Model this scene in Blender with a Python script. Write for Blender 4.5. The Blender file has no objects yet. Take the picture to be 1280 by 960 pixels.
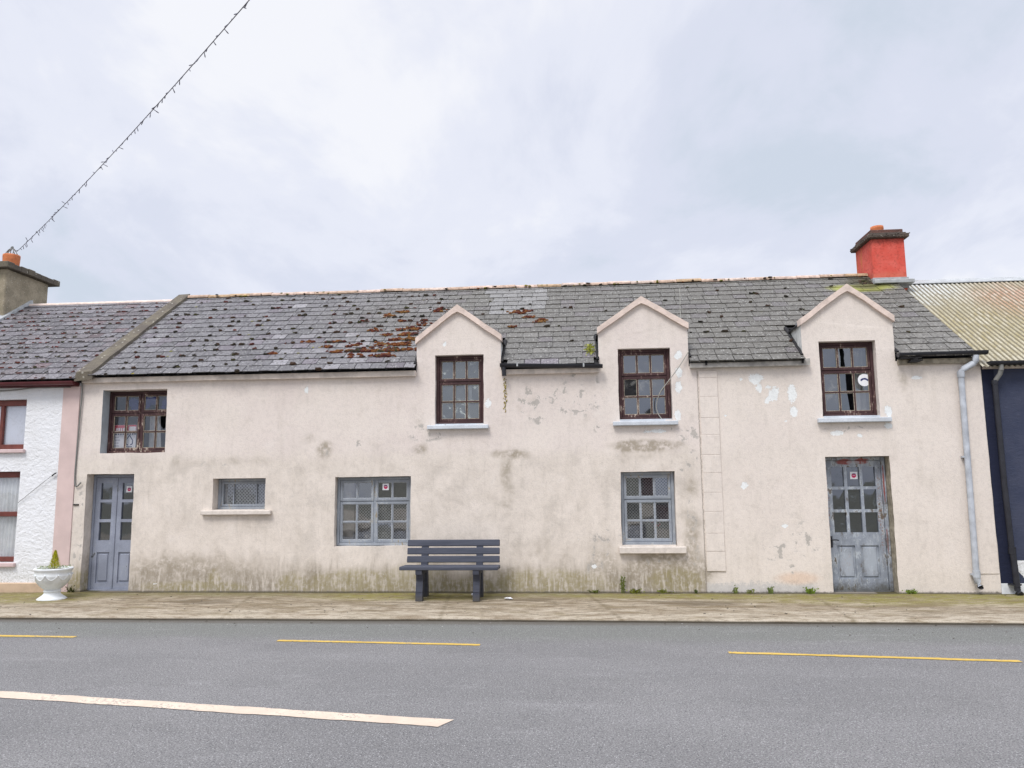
import bpy, math, random
from mathutils import Vector, Matrix, noise as mnoise
random.seed(11)
R = math.radians
col = bpy.context.scene.collection
U = random.uniform

# ------------------------------------------------------------------ helpers
def lin(c):
    def f(v):
        v /= 255.0
        return v / 12.92 if v <= .04045 else ((v + .055) / 1.055) ** 2.4
    return (f(c[0]), f(c[1]), f(c[2]), 1.0)

class MB:
    """collects polygons, builds ONE mesh object"""
    def __init__(s):
        s.v = []; s.f = []; s.m = []; s.c = []; s.sm = []
    def face(s, pts, m=0, c=None, smooth=False):
        i = len(s.v); s.v += [tuple(p) for p in pts]
        s.f.append(tuple(range(i, i + len(pts)))); s.m.append(m); s.c.append(c); s.sm.append(smooth)
    def mesh(s, verts, faces, m=0, c=None, smooth=False):
        i = len(s.v); s.v += [tuple(p) for p in verts]
        for f in faces:
            s.f.append(tuple(i + k for k in f)); s.m.append(m); s.c.append(c); s.sm.append(smooth)
    def hexa(s, p, m=0, c=None):
        # p: 8 points, bottom ring 0-3 ccw from above, top ring 4-7
        s.mesh(p, [(3, 2, 1, 0), (4, 5, 6, 7), (0, 1, 5, 4), (1, 2, 6, 5), (2, 3, 7, 6), (3, 0, 4, 7)], m, c)
    def box(s, x0, x1, y0, y1, z0, z1, m=0, c=None, bev=0):
        if bev <= 0:
            s.hexa([(x0, y0, z0), (x1, y0, z0), (x1, y1, z0), (x0, y1, z0),
                    (x0, y0, z1), (x1, y0, z1), (x1, y1, z1), (x0, y1, z1)], m, c); return
        # chamfered box
        b = min(bev, (x1 - x0) * .45, (y1 - y0) * .45, (z1 - z0) * .45)
        X = (x0, x0 + b, x1 - b, x1); Y = (y0, y0 + b, y1 - b, y1); Z = (z0, z0 + b, z1 - b, z1)
        V = []
        for zi, ins in ((0, 1), (1, 0), (2, 0), (3, 1)):
            if ins:
                ring = [(X[1], Y[1]), (X[2], Y[1]), (X[2], Y[2]), (X[1], Y[2])]
                ring = [r for r in ring for _ in (0, 1)]
            else:
                ring = [(X[0], Y[1]), (X[1], Y[0]), (X[2], Y[0]), (X[3], Y[1]), (X[3], Y[2]), (X[2], Y[3]), (X[1], Y[3]), (X[0], Y[2])]
            V.append([(q[0], q[1], Z[zi]) for q in ring])
        lo = [V[0][0], V[0][2], V[0][4], V[0][6]]; hi = [V[3][0], V[3][2], V[3][4], V[3][6]]
        a, d = V[1], V[2]
        vs = lo + a + d + hi
        A = 4; D = 12; H = 20
        fs = [(3, 2, 1, 0), (H, H + 1, H + 2, H + 3)]
        for k in range(8):
            fs.append((A + k, A + (k + 1) % 8, D + (k + 1) % 8, D + k))
        for k in range(4):
            fs.append((k, A + 2 * k + 1, A + 2 * k)); fs.append((k, (k + 1) % 4, A + (2 * k + 2) % 8, A + 2 * k + 1))
            fs.append((H + k, D + 2 * k, D + 2 * k + 1)); fs.append((H + k, D + 2 * k + 1, D + (2 * k + 2) % 8, H + (k + 1) % 4))
        s.mesh(vs, fs, m, c)
    def prism(s, poly, axis, a0, a1, m=0, c=None):
        """poly in the 2 other axes, extruded along axis between a0 and a1"""
        def P(q, a):
            return {'x': (a, q[0], q[1]), 'y': (q[0], a, q[1]), 'z': (q[0], q[1], a)}[axis]
        n = len(poly)
        vs = [P(q, a0) for q in poly] + [P(q, a1) for q in poly]
        fs = [tuple(range(n - 1, -1, -1)), tuple(range(n, 2 * n))] + [(k, (k + 1) % n, n + (k + 1) % n, n + k) for k in range(n)]
        s.mesh(vs, fs, m, c)
    def tube(s, pts, r, n=8, m=0, c=None, caps=True):
        pts = [Vector(p) for p in pts]
        rr = r if isinstance(r, (list, tuple)) else [r] * len(pts)
        rings = []
        for i, p in enumerate(pts):
            d = (pts[min(i + 1, len(pts) - 1)] - pts[max(i - 1, 0)]).normalized()
            up = Vector((0, 0, 1)) if abs(d.z) < .9 else Vector((0, 1, 0))
            a = d.cross(up).normalized(); b = d.cross(a).normalized()
            rings.append([p + (a * math.cos(2 * math.pi * k / n) + b * math.sin(2 * math.pi * k / n)) * rr[i] for k in range(n)])
        vs = [v for q in rings for v in q]; fs = []
        for i in range(len(pts) - 1):
            for k in range(n):
                fs.append((i * n + k, i * n + (k + 1) % n, (i + 1) * n + (k + 1) % n, (i + 1) * n + k))
        s.mesh(vs, fs, m, c, smooth=n >= 6)
        if caps:
            s.face(rings[0][::-1], m, c); s.face(rings[-1], m, c)
    def lathe(s, prof, cx, cy, n=28, m=0, wob=None):
        vs = []; fs = []
        for (r, z) in prof:
            for k in range(n):
                a = 2 * math.pi * k / n
                rr = r + (wob(a, z) if wob else 0)
                vs.append((cx + rr * math.cos(a), cy + rr * math.sin(a), z))
        for i in range(len(prof) - 1):
            for k in range(n):
                fs.append((i * n + k, i * n + (k + 1) % n, (i + 1) * n + (k + 1) % n, (i + 1) * n + k))
        s.mesh(vs, fs, m, smooth=True)
    def blob(s, x, y, z, rx, ry, rz, m=0, c=None, rough=.25, tilt=0.0):
        ico = [(-.53, 0, .85), (.53, 0, .85), (-.53, 0, -.85), (.53, 0, -.85), (0, .85, .53), (0, .85, -.53), (0, -.85, .53), (0, -.85, -.53), (.85, .53, 0), (-.85, .53, 0), (.85, -.53, 0), (-.85, -.53, 0)]
        fs = [(0, 1, 4), (0, 4, 9), (9, 4, 5), (4, 8, 5), (4, 1, 8), (8, 1, 10), (8, 10, 3), (5, 8, 3), (5, 3, 2), (2, 3, 7), (7, 3, 10), (7, 10, 6), (7, 6, 11), (11, 6, 0), (0, 6, 1), (6, 10, 1), (9, 11, 0), (9, 2, 11), (9, 5, 2), (7, 11, 2)]
        vs = []
        for p in ico:
            k = 1 + U(-rough, rough); q = (p[0] * rx * k, p[1] * ry * k, p[2] * rz * k)
            vs.append((x + q[0], y + q[1] * math.cos(tilt) - q[2] * math.sin(tilt), z + q[1] * math.sin(tilt) + q[2] * math.cos(tilt)))
        s.mesh(vs, fs, m, c)
    def build(s, name, mats, parent=None, merge=False, warp=None):
        me = bpy.data.meshes.new(name)
        v = s.v
        if warp: v = [warp(*p) for p in v]
        me.from_pydata(v, [], s.f); me.update()
        if not isinstance(mats, (list, tuple)): mats = [mats]
        for k in mats: me.materials.append(k)
        me.polygons.foreach_set('material_index', s.m)
        me.polygons.foreach_set('use_smooth', s.sm)
        if any(q is not None for q in s.c):
            at = me.color_attributes.new('Col', 'FLOAT_COLOR', 'CORNER')
            buf = []
            for f, q in zip(s.f, s.c):
                q = q or (.5, .5, .5)
                buf += [q[0], q[1], q[2], 1.0] * len(f)
            at.data.foreach_set('color', buf)
        if merge:
            import bmesh
            bm = bmesh.new(); bm.from_mesh(me); bmesh.ops.remove_doubles(bm, verts=bm.verts, dist=.0004); bm.to_mesh(me); bm.free()
        o = bpy.data.objects.new(name, me); col.objects.link(o)
        if parent is not None:
            o.parent = parent
            if parent.type == 'EMPTY': o.location = -parent.location
        return o

def tag(o, label=None, cat=None, group=None, kind=None):
    if label: o['label'] = label
    if cat: o['category'] = cat
    if group: o['group'] = group
    if kind: o['kind'] = kind
    return o
def empty(name, loc, label, cat, group=None):
    o = bpy.data.objects.new(name, None); col.objects.link(o); o.location = loc
    o.empty_display_size = .2
    return tag(o, label, cat, group)

# ------------------------------------------------------------------ node helper
class G:
    def __init__(s, name, rough=.85, spec=.3):
        s.mat = bpy.data.materials.new(name); s.mat.use_nodes = True
        s.nt = s.mat.node_tree; s.nt.nodes.clear()
        s.out = s.n('ShaderNodeOutputMaterial'); s.b = s.n('ShaderNodeBsdfPrincipled')
        s.b.inputs['Roughness'].default_value = rough
        s.b.inputs['Specular IOR Level'].default_value = spec
        s.link(s.b.outputs[0], s.out.inputs[0])
        g = s.n('ShaderNodeNewGeometry'); s.pos = g.outputs['Position']; s.nrm = g.outputs['Normal']
        sp = s.n('ShaderNodeSeparateXYZ'); s.link(s.pos, sp.inputs[0]); s.x, s.y, s.z = sp.outputs
    def n(s, t): return s.nt.nodes.new(t)
    def link(s, a, b): s.nt.links.new(a, b)
    def put(s, v, sock):
        if isinstance(v, bpy.types.NodeSocket): s.link(v, sock)
        elif isinstance(v, (int, float)):
            try: sock.default_value = v
            except TypeError: sock.default_value = (v, v, v)
        else:
            L = len(sock.default_value); sock.default_value = tuple(v)[:L] if len(v) >= L else tuple(v) + (1,)
    def math(s, op, a, b=0.0, clamp=False):
        k = s.n('ShaderNodeMath'); k.operation = op; k.use_clamp = clamp
        s.put(a, k.inputs[0]); s.put(b, k.inputs[1]); return k.outputs[0]
    def add(s, a, b): return s.math('ADD', a, b)
    def mul(s, a, b, clamp=False): return s.math('MULTIPLY', a, b, clamp)
    def mx(s, *a):
        r = a[0]
        for q in a[1:]: r = s.math('MAXIMUM', r, q)
        return r
    def vec(s, x, y, z):
        k = s.n('ShaderNodeCombineXYZ')
        for v, i in zip((x, y, z), k.inputs): s.put(v, i)
        return k.outputs[0]
    def scl(s, sx, sy, sz, off=(0, 0, 0)):
        k = s.n('ShaderNodeMapping'); k.inputs['Scale'].default_value = (sx, sy, sz); k.inputs['Location'].default_value = off
        s.link(s.pos, k.inputs[0]); return k.outputs[0]
    def noise(s, scale=5, detail=4, rough=.55, vec=None, dist=0.0):
        k = s.n('ShaderNodeTexNoise'); k.inputs['Scale'].default_value = scale; k.inputs['Detail'].default_value = detail
        k.inputs['Roughness'].default_value = rough; k.inputs['Distortion'].default_value = dist
        s.link(vec or s.pos, k.inputs['Vector']); return k.outputs[0]
    def voro(s, scale=20, feat='F1', vec=None, rand=1.0):
        k = s.n('ShaderNodeTexVoronoi'); k.feature = feat; k.inputs['Scale'].default_value = scale; k.inputs['Randomness'].default_value = rand
        s.link(vec or s.pos, k.inputs['Vector']); return k.outputs['Distance'], k.outputs['Color'] if feat != 'DISTANCE_TO_EDGE' else None
    def ss(s, v, a, b, lo=0.0, hi=1.0):
        k = s.n('ShaderNodeMapRange'); k.interpolation_type = 'SMOOTHSTEP'
        s.put(v, k.inputs[0]); 
        if a > b: a, b, lo, hi = b, a, hi, lo
        k.inputs[1].default_value = a; k.inputs[2].default_value = b; k.inputs[3].default_value = lo; k.inputs[4].default_value = hi
        return k.outputs[0]
    def mix(s, f, a, b, mode='MIX'):
        k = s.n('ShaderNodeMix'); k.data_type = 'RGBA'; k.blend_type = mode
        s.put(f, k.inputs['Factor']); s.put(a, k.inputs[6]); s.put(b, k.inputs[7]); return k.outputs[2]
    def gray(s, v):
        return s.vec(v, v, v)
    def ell(s, x, z, rx, rz, nz, amp, soft=.12, ax='xz'):
        k = s.n('ShaderNodeVectorMath'); k.operation = 'SUBTRACT'; s.link(s.pos, k.inputs[0])
        k.inputs[1].default_value = (x, 0, z) if ax == 'xz' else (x, z, 0)
        q = s.n('ShaderNodeVectorMath'); q.operation = 'MULTIPLY'; s.link(k.outputs[0], q.inputs[0])
        q.inputs[1].default_value = (1 / rx, 0, 1 / rz) if ax == 'xz' else (1 / rx, 1 / rz, 0)
        l = s.n('ShaderNodeVectorMath'); l.operation = 'LENGTH'; s.link(q.outputs[0], l.inputs[0])
        d = s.add(l.outputs['Value'], s.mul(s.add(nz, -.5), amp))
        return s.ss(d, 1 + soft, 1 - soft)
    def attr(s, name='Col'):
        k = s.n('ShaderNodeVertexColor'); k.layer_name = name; return k.outputs[0]
    def bump(s, h, strength=.3, dist=.02):
        k = s.n('ShaderNodeBump'); k.inputs['Strength'].default_value = strength; k.inputs['Distance'].default_value = dist
        s.link(h, k.inputs['Height']); s.link(k.outputs[0], s.b.inputs['Normal'])
    def color(s, c): s.put(c, s.b.inputs['Base Color'])

def simple(name, c, rough=.7, var=.12, scale=9, spec=.3, bump=0.0, bscale=60, metal=0):
    g = G(name, rough, spec)
    nz = g.noise(scale, 5)
    g.color(g.mix(1.0, c, g.gray(g.ss(nz, .25, .75, 1 - var, 1 + var)), 'MULTIPLY'))
    if bump: g.bump(g.noise(bscale, 3), bump, .01)
    g.b.inputs['Metallic'].default_value = metal
    return g.mat

# ------------------------------------------------------------------ materials
# regions of damage on the facade (x, z, half width, half height [, strength]) in metres
WHITE = ((2.78, 3.27, .10, .09), (2.83, 3.13, .05, .07), (2.965, 3.14, .045, .04), (3.04, 3.03, .08, .12), (2.95, 2.93, .05, .05), (3.325, 3.04, .065, .16), (3.335, 2.74, .06, .09), (-4.453, 3.24, .035, .07),
         (5.206, 3.24, .10, .03), (2.52, 1.615, .055, .05), (-1.44, 2.96, .05, .08), (1.60, 3.68, .06, .07), (1.60, 3.40, .05, .10), (1.58, 3.16, .05, .10), (1.56, 2.72, .05, .09),
         (3.95, 2.40, .10, .04), (4.3, 2.36, .05, .03), (2.62, 1.5, .03, .02), (4.75, 2.72, .06, .09), (4.72, 2.5, .06, .05), (2.55, 3.27, .03, .03), (3.2, 2.6, .03, .02), (1.2, 2.48, .20, .03), (2.3, 2.7, .03, .02), (3.1, 1.0, .05, .03),
         (4.0, 4.35, .04, .02), (4.45, 4.35, .03, .03), (-2.15, 3.96, .03, .05), (-6.9, .12, .07, .02), (.2, .40, .04, .03))
GREY = ((-.80, 3.13, .12, .20), (-.21, 2.86, .17, .09), (-.40, 3.06, .14, .10), (-.635, 2.70, .07, .13), (.07, 2.88, .12, .11), (-.02, 3.40, .10, .04), (.31, 3.10, .05, .30), (.33, 2.56, .12, .11), (-.15, 3.0, .50, .30), (-.7, 2.95, .3, .3),
        (1.72, 2.42, .20, .16), (1.75, 2.0, .1, .2), (-4.13, 2.22, .09, .08), (-3.56, 2.34, .05, .08), (-2.55, 2.24, .06, .08), (1.65, 1.85, .14, .07), (1.68, .62, .13, .25), (1.72, 1.2, .08, .3), (2.78, .37, .10, .08), (3.17, .35, .07, .08), (3.0, .62, .30, .16),
        (1.15, 2.50, .48, .06), (4.2, 2.46, .42, .06), (1.15, .46, .25, .06), (.4, .75, .25, .25), (-2.45, 2.5, .3, .16), (2.0, 3.33, .12, .06), (2.05, 2.55, .13, .06), (-8.25, .7, .08, .5), (-8.25, 1.4, .06, .3), (3.4, .8, .25, .3), (-6.0, 2.05, .25, .06), (.2, .5, .15, .35), (-7.6, .35, .3, .15))
STAIN = ((-1.13, 2.14, .34, .08, .62), (-1.17, 1.85, .15, .30, .52), (-1.15, 1.5, .12, .4, .38), (1.02, 2.25, .52, .09, .95), (1.0, 2.10, .6, .16, .35), (-4.13, 2.25, .13, .16, .75), (-4.3, 2.45, .22, .10, .3), (-2.55, 2.25, .12, .09, .6),
         (1.70, .72, .15, .42, .7), (1.3, .33, .60, .27, 1.0), (.35, .40, .30, .36, .6), (-.7, .50, .9, .30, .35), (1.75, 1.62, .1, .2, .5), (-.95, 3.1, .06, .40, .4), (5.0, 3.25, .07, .26, .3), (-6.4, .40, 1.3, .26, .55), (-8.1, .35, .30, .4, .4), (1.6, 1.25, .12, .3, .35), (-4.4, .25, 1.6, .2, .4), (2.72, .0, .9, .16, .3), (-1.1, .2, 1.2, .28, .4), (-2.0, 1.0, .6, .5, .2), (-5.9, 2.1, 1.4, .08, .3))
ALGAE = ((-3.55, .14, .85, .22), (-2.60, .20, .55, .28), (-.55, .14, 1.0, .22), (-6.2, .08, .9, .10), (1.45, .18, .45, .20), (-8.25, .1, .2, .25), (-4.6, .1, .3, .2), (-5.9, .2, .12, .15), (-1.8, .1, .8, .14))
def mat_wall():
    g = G('pink_render', .92, .15)
    n1 = g.noise(.9, 3); n2 = g.noise(3.2, 5, .65); n3 = g.noise(15, 6, .72); n4 = g.noise(60, 3, .7); n6 = g.noise(6.5, 6, .62, dist=.3)
    st = g.noise(1.0, 5, .65, g.scl(5, 5, .8)); st2 = g.noise(1.0, 5, .7, g.scl(19, 19, 2.6, (3, 1, 5)))
    at = g.n('ShaderNodeVertexColor'); at.layer_name = 'Reg'
    sc_ = g.n('ShaderNodeSeparateColor'); g.link(at.outputs[0], sc_.inputs[0]); RW, RG, RS = sc_.outputs[0], sc_.outputs[1], sc_.outputs[2]; RA = at.outputs['Alpha']
    up = g.mix(g.ss(n1, .35, .65), (.712, .634, .585, 1), (.748, .676, .616, 1))
    lo = g.mix(g.ss(n2, .33, .67), (.742, .670, .600, 1), (.655, .590, .522, 1))
    right = g.ss(g.x, 1.86, 1.93)
    low = g.mul(g.ss(g.add(g.z, g.mul(g.add(n2, -.5), .6)), 2.30, 2.05), g.ss(g.x, 1.7, 2.1, 1, .30))
    c = g.mix(low, up, lo)
    c = g.mix(g.mul(right, .5), c, (.758, .688, .618, 1))
    n8 = g.noise(1.7, 6, .68, dist=.4)
    c = g.mix(g.mul(g.ss(n8, .50, .66), g.add(g.mul(low, .28), .12)), c, (.50, .455, .405, 1))
    c = g.mix(g.mul(g.ss(n8, .44, .30), .35), c, (.77, .71, .66, 1))
    c = g.mix(g.mul(g.ss(st, .50, .74), .26), c, (.50, .45, .385, 1))
    c = g.mix(g.mul(g.ss(st2, .54, .72), g.add(g.mul(low, .24), .07)), c, (.43, .385, .33, 1))
    c = g.mix(g.mul(g.ss(st2, .40, .28), .30), c, (.78, .72, .66, 1))
    c = g.mix(g.mul(g.ss(n3, .54, .68), .30), c, (.48, .43, .37, 1))
    c = g.mix(g.mul(g.ss(n2, .55, .70), .28), c, (.52, .46, .40, 1))
    c = g.mix(g.mul(g.ss(n3, .40, .28), .26), c, (.79, .735, .685, 1))
    c = g.mix(g.mul(g.mul(g.ss(g.add(RS, g.mul(g.add(n8, -.5), 1.3)), .18, .75), g.ss(g.add(n3, g.mul(g.add(n6, -.5), .5)), .32, .58)), .86), c, (.32, .275, .21, 1))
    lft = g.ss(g.x, 1.93, 1.86)
    base = g.mul(g.ss(g.add(g.z, g.mul(g.add(st, -.5), 1.0)), .56, .06), lft)
    c = g.mix(g.mul(base, g.ss(n3, .30, .60, .30, .90)), c, (.30, .26, .205, 1))
    c = g.mix(g.mul(g.ss(st2, .48, .38), g.mul(base, .75)), c, (.66, .60, .53, 1))
    c = g.mix(g.mul(g.ss(st2, .54, .64), g.mul(base, .55)), c, (.20, .17, .12, 1))
    al = g.ss(g.add(RA, g.mul(g.add(n2, -.5), .9)), 1.75, 2.35)
    c = g.mix(g.mul(al, g.ss(g.add(g.mul(n3, .5), g.mul(st2, .5)), .38, .60, .04, .52)), c, (.30, .26, .10, 1))
    rb = g.mul(g.ss(g.add(g.z, g.mul(g.add(n3, -.5), .30)), .19, .11), g.mul(right, g.ss(g.x, 3.6, 3.4)))
    c = g.mix(g.mul(rb, .6), c, (.50, .50, .50, 1))
    c = g.mix(g.mul(g.ell(3.25, .22, .28, .09, n3, 1.0, .5), .5), c, (.70, .48, .33, 1))
    jag = g.add(g.mul(n3, .7), g.mul(n4, .3))
    # peeled to grey render (chips inside the damaged regions)
    grm = g.mul(g.ss(g.add(RG, g.mul(g.add(n2, -.5), .8)), 1.9, 2.3), g.ss(g.add(g.mul(n6, .75), g.mul(jag, .25)), .545, .557))
    grm = g.mx(grm, g.mul(g.ss(n1, .52, .6), g.mul(low, g.ss(jag, .68, .70))))
    c = g.mix(g.mul(grm, .85), c, g.mix(n4, (.36, .335, .305, 1), (.50, .47, .43, 1)))
    rim = g.mul(g.ss(g.add(RG, g.mul(g.add(n2, -.5), .8)), 1.9, 2.3), g.mul(g.ss(g.add(g.mul(n6, .75), g.mul(jag, .25)), .52, .545), .35))
    c = g.mix(g.mul(rim, g.math('SUBTRACT', 1.0, grm)), c, (.80, .74, .69, 1))
    whm = g.ss(g.add(RW, g.mul(g.add(g.add(g.mul(n6, .45), g.mul(jag, .55)), -.5), 3.6)), 1.975, 2.025)
    whe = g.mul(g.ss(g.add(RW, g.mul(g.add(g.add(g.mul(n6, .45), g.mul(jag, .55)), -.5), 3.6)), 1.86, 1.97), .30)
    c = g.mix(whe, c, (.42, .36, .31, 1))
    c = g.mix(g.mul(whm, .92), c, g.mix(n2, (.76, .80, .80, 1), (.84, .85, .84, 1)))
    d, vc = g.voro(9.0); s3 = g.n('ShaderNodeSeparateColor'); g.link(vc, s3.inputs[0])
    sp = g.mul(g.ss(g.add(d, g.mul(n4, .12)), .10, .07), g.ss(s3.outputs[0], .80, .82))
    c = g.mix(g.mul(sp, .8), c, (.24, .20, .17, 1))
    sp2 = g.mul(g.ss(g.add(d, g.mul(n4, .18)), .16, .12), g.ss(s3.outputs[1], .86, .88))
    c = g.mix(g.mul(sp2, .7), c, (.80, .78, .75, 1))
    ck = g.mul(g.ss(g.math('ABSOLUTE', g.add(g.x, g.add(-1.885, g.mul(g.add(n3, -.5), .05)))), .012, .004), g.ss(g.z, 3.45, 3.40))
    c = g.mix(g.mul(ck, .65), c, (.22, .19, .16, 1))
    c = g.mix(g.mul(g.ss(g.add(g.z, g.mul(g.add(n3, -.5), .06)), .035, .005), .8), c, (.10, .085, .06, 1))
    c = g.mix(1.0, c, g.gray(g.ss(jag, .3, .7, .90, 1.10)), 'MULTIPLY')
    g.color(c)
    h = g.add(g.mul(n3, .5), g.add(g.mul(n4, .20), g.mul(g.mx(grm, whm), -.30)))
    g.bump(h, .40, .02)
    return g.mat
def paint_regions(me):
    import numpy as np
    n = len(me.vertices); co = np.empty(n * 3, np.float32); me.vertices.foreach_get('co', co); co = co.reshape(-1, 3); X, Z = co[:, 0], co[:, 2]
    out = np.zeros((n, 4), np.float32)
    def field(reg):
        v = np.full(n, -2.0, np.float32)
        for q in reg: v = np.maximum(v, 1 - np.sqrt(((X - q[0]) / q[2]) ** 2 + ((Z - q[1]) / q[3]) ** 2))
        return np.maximum(v + 2, 0)
    out[:, 0] = field(WHITE); out[:, 1] = field(GREY); out[:, 3] = field(ALGAE)
    s_ = np.zeros(n, np.float32)
    for q in STAIN:
        d = np.sqrt(((X - q[0]) / q[2]) ** 2 + ((Z - q[1]) / q[3]) ** 2); s_ = np.maximum(s_, q[4] * np.clip(1.35 - d * .8, 0, 1))
    out[:, 2] = s_
    at = me.color_attributes.new('Reg', 'FLOAT_COLOR', 'POINT'); at.data.foreach_set('color', out.ravel())

def mat_slate(tint=(1, 1, 1, 1), speck=.5):
    g = G('roof_slate', .68, .35)
    c = g.attr()
    n2 = g.noise(5, 5, .65); n3 = g.noise(28, 5, .7); n4 = g.noise(95, 3, .7)
    c = g.mix(1.0, c, tint, 'MULTIPLY')
    c = g.mix(1.0, c, g.gray(g.ss(g.add(g.mul(n3, .6), g.mul(n4, .4)), .3, .7, .58, 1.42)), 'MULTIPLY')
    # pale lichen, heavier towards the ridge and on the middle of the roof
    mid = g.mx(g.ell(-1.0, 1.9, 3.4, 1.6, n2, .7, .5, 'xy'), g.ell(3.2, 1.8, 3.6, 2.2, n2, .7, .5, 'xy'))
    li = g.mul(g.ss(g.add(n4, g.mul(n3, .6)), .80, .95), g.ss(mid, 0, 1, .40, 1.0))
    c = g.mix(g.mul(li, .62), c, (.34, .335, .31, 1))
    c = g.mix(g.mul(mid, .55), c, (.112, .103, .085, 1))
    c = g.mix(g.mul(g.ss(n2, .60, .75), g.mul(mid, .45)), c, (.115, .11, .065, 1))
    d, _ = g.voro(9); n7 = g.noise(11, 5, .75)
    c = g.mix(g.mul(g.ss(g.add(d, g.mul(n3, .35)), .40, .30), .85), c, (.035, .03, .028, 1))
    c = g.mix(g.mul(g.ss(n7, .58, .66), .55), c, (.050, .047, .042, 1))
    c = g.mix(g.mul(g.ss(n7, .42, .34), .38), c, (.235, .232, .23, 1))
    d2, v2 = g.voro(26); s2 = g.n('ShaderNodeSeparateColor'); g.link(v2, s2.inputs[0])
    c = g.mix(g.mul(g.mul(g.ss(d2, .36, .26), g.ss(s2.outputs[0], .72, .76)), .7), c, (.40, .395, .37, 1))
    c = g.mix(g.mul(g.mul(g.ss(d2, .40, .28), g.ss(s2.outputs[1], .78, .82)), .75), c, (.03, .028, .024, 1))
    c = g.mix(g.mul(g.ell(5.35, 2.35, .55, .16, n2, .9, .4, 'xy'), .85), c, (.30, .31, .04, 1))
    c = g.mix(g.mul(g.ell(5.45, 2.55, .35, .3, n2, .9, .4, 'xy'), .8), c, (.06, .055, .03, 1))
    g.color(c); g.bump(g.add(g.mul(n3, .6), g.mul(n4, .4)), .45, .012)
    return g.mat

def mat_attr(name, rough=.9, var=.3, scale=60, bump=.5):
    g = G(name, rough, .2)
    n = g.noise(scale, 4)
    g.color(g.mix(1.0, g.attr(), g.gray(g.ss(n, .25, .75, 1 - var, 1 + var)), 'MULTIPLY')); g.bump(n, bump, .01)
    return g.mat

def mat_road():
    g = G('asphalt', .85, .30)
    n1 = g.noise(.35, 3); n2 = g.noise(2.2, 5, .6, g.scl(.5, 1.6, 1)); nf = g.noise(70, 4, .75); nf2 = g.noise(130, 2, .6)
    d, vc = g.voro(85)
    c = g.mix(g.ss(n1, .35, .65), (.172, .168, .166, 1), (.195, .190, .187, 1))
    near = g.ss(g.add(g.y, g.mul(g.add(n2, -.5), .7)), -3.45, -2.85)       # older greener strip by the kerb
    c = g.mix(near, c, (.162, .165, .152, 1))
    c = g.mix(g.mul(g.ss(n2, .55, .75), .35), c, (.17, .168, .17, 1))
    c = g.mix(g.mul(g.ss(n2, .42, .28), .30), c, (.27, .265, .262, 1))
    yr = g.add(g.y, g.mul(g.x, .10))
    for (yc, w_) in ((-4.35, .42), (-6.0, .45)):
        tr = g.ss(g.math('ABSOLUTE', g.add(g.add(yr, -yc), g.mul(g.add(n2, -.5), .5))), w_, .05)
        c = g.mix(g.mul(tr, .30), c, (.215, .21, .208, 1))
    n9 = g.noise(1.3, 6, .7, g.scl(.6, 1.3, 1, (5, 2, 0)))
    c = g.mix(g.mul(g.ss(n9, .55, .66), .32), c, (.135, .132, .130, 1))
    c = g.mix(g.mul(g.ss(n9, .42, .32), .25), c, (.27, .265, .26, 1))
    agg = g.add(g.mul(nf, .65), g.mul(nf2, .35))
    c = g.mix(1.0, c, g.gray(g.ss(agg, .35, .65, .48, 1.50)), 'MULTIPLY')
    sepc = g.n('ShaderNodeSeparateColor'); g.link(vc, sepc.inputs[0])
    c = g.mix(g.mul(g.ss(d, .42, .30), g.ss(sepc.outputs[0], .80, .84)), c, (.38, .375, .37, 1))
    c = g.mix(g.mul(g.ss(d, .45, .30), g.ss(sepc.outputs[1], .80, .84)), c, (.055, .055, .06, 1))
    # grime line against the kerb
    gr = g.ss(g.add(g.y, g.mul(g.add(g.noise(9, 5), -.5), .16)), -2.32, -2.08)
    c = g.mix(g.mul(gr, .75), c, (.095, .082, .065, 1))
    d3, vc3 = g.voro(7.0); s3 = g.n('ShaderNodeSeparateColor'); g.link(vc3, s3.inputs[0])
    c = g.mix(g.mul(g.mul(g.ss(d3, .085, .05), g.ss(s3.outputs[0], .62, .68)), g.ss(g.y, -3.6, -2.3, .12, 1)), c, (.50, .49, .46, 1))
    # faint long cracks / seams
    wv = g.math('ABSOLUTE', g.add(g.add(g.y, g.mul(g.x, .085)), g.add(4.62, g.mul(g.add(g.noise(.8, 5, .6), -.5), .35))))
    c = g.mix(g.mul(g.ss(wv, .018, .004), .12), c, (.09, .09, .095, 1))
    g.color(c); g.bump(g.add(agg, g.mul(d, -.5)), .75, .012)
    return g.mat

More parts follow.
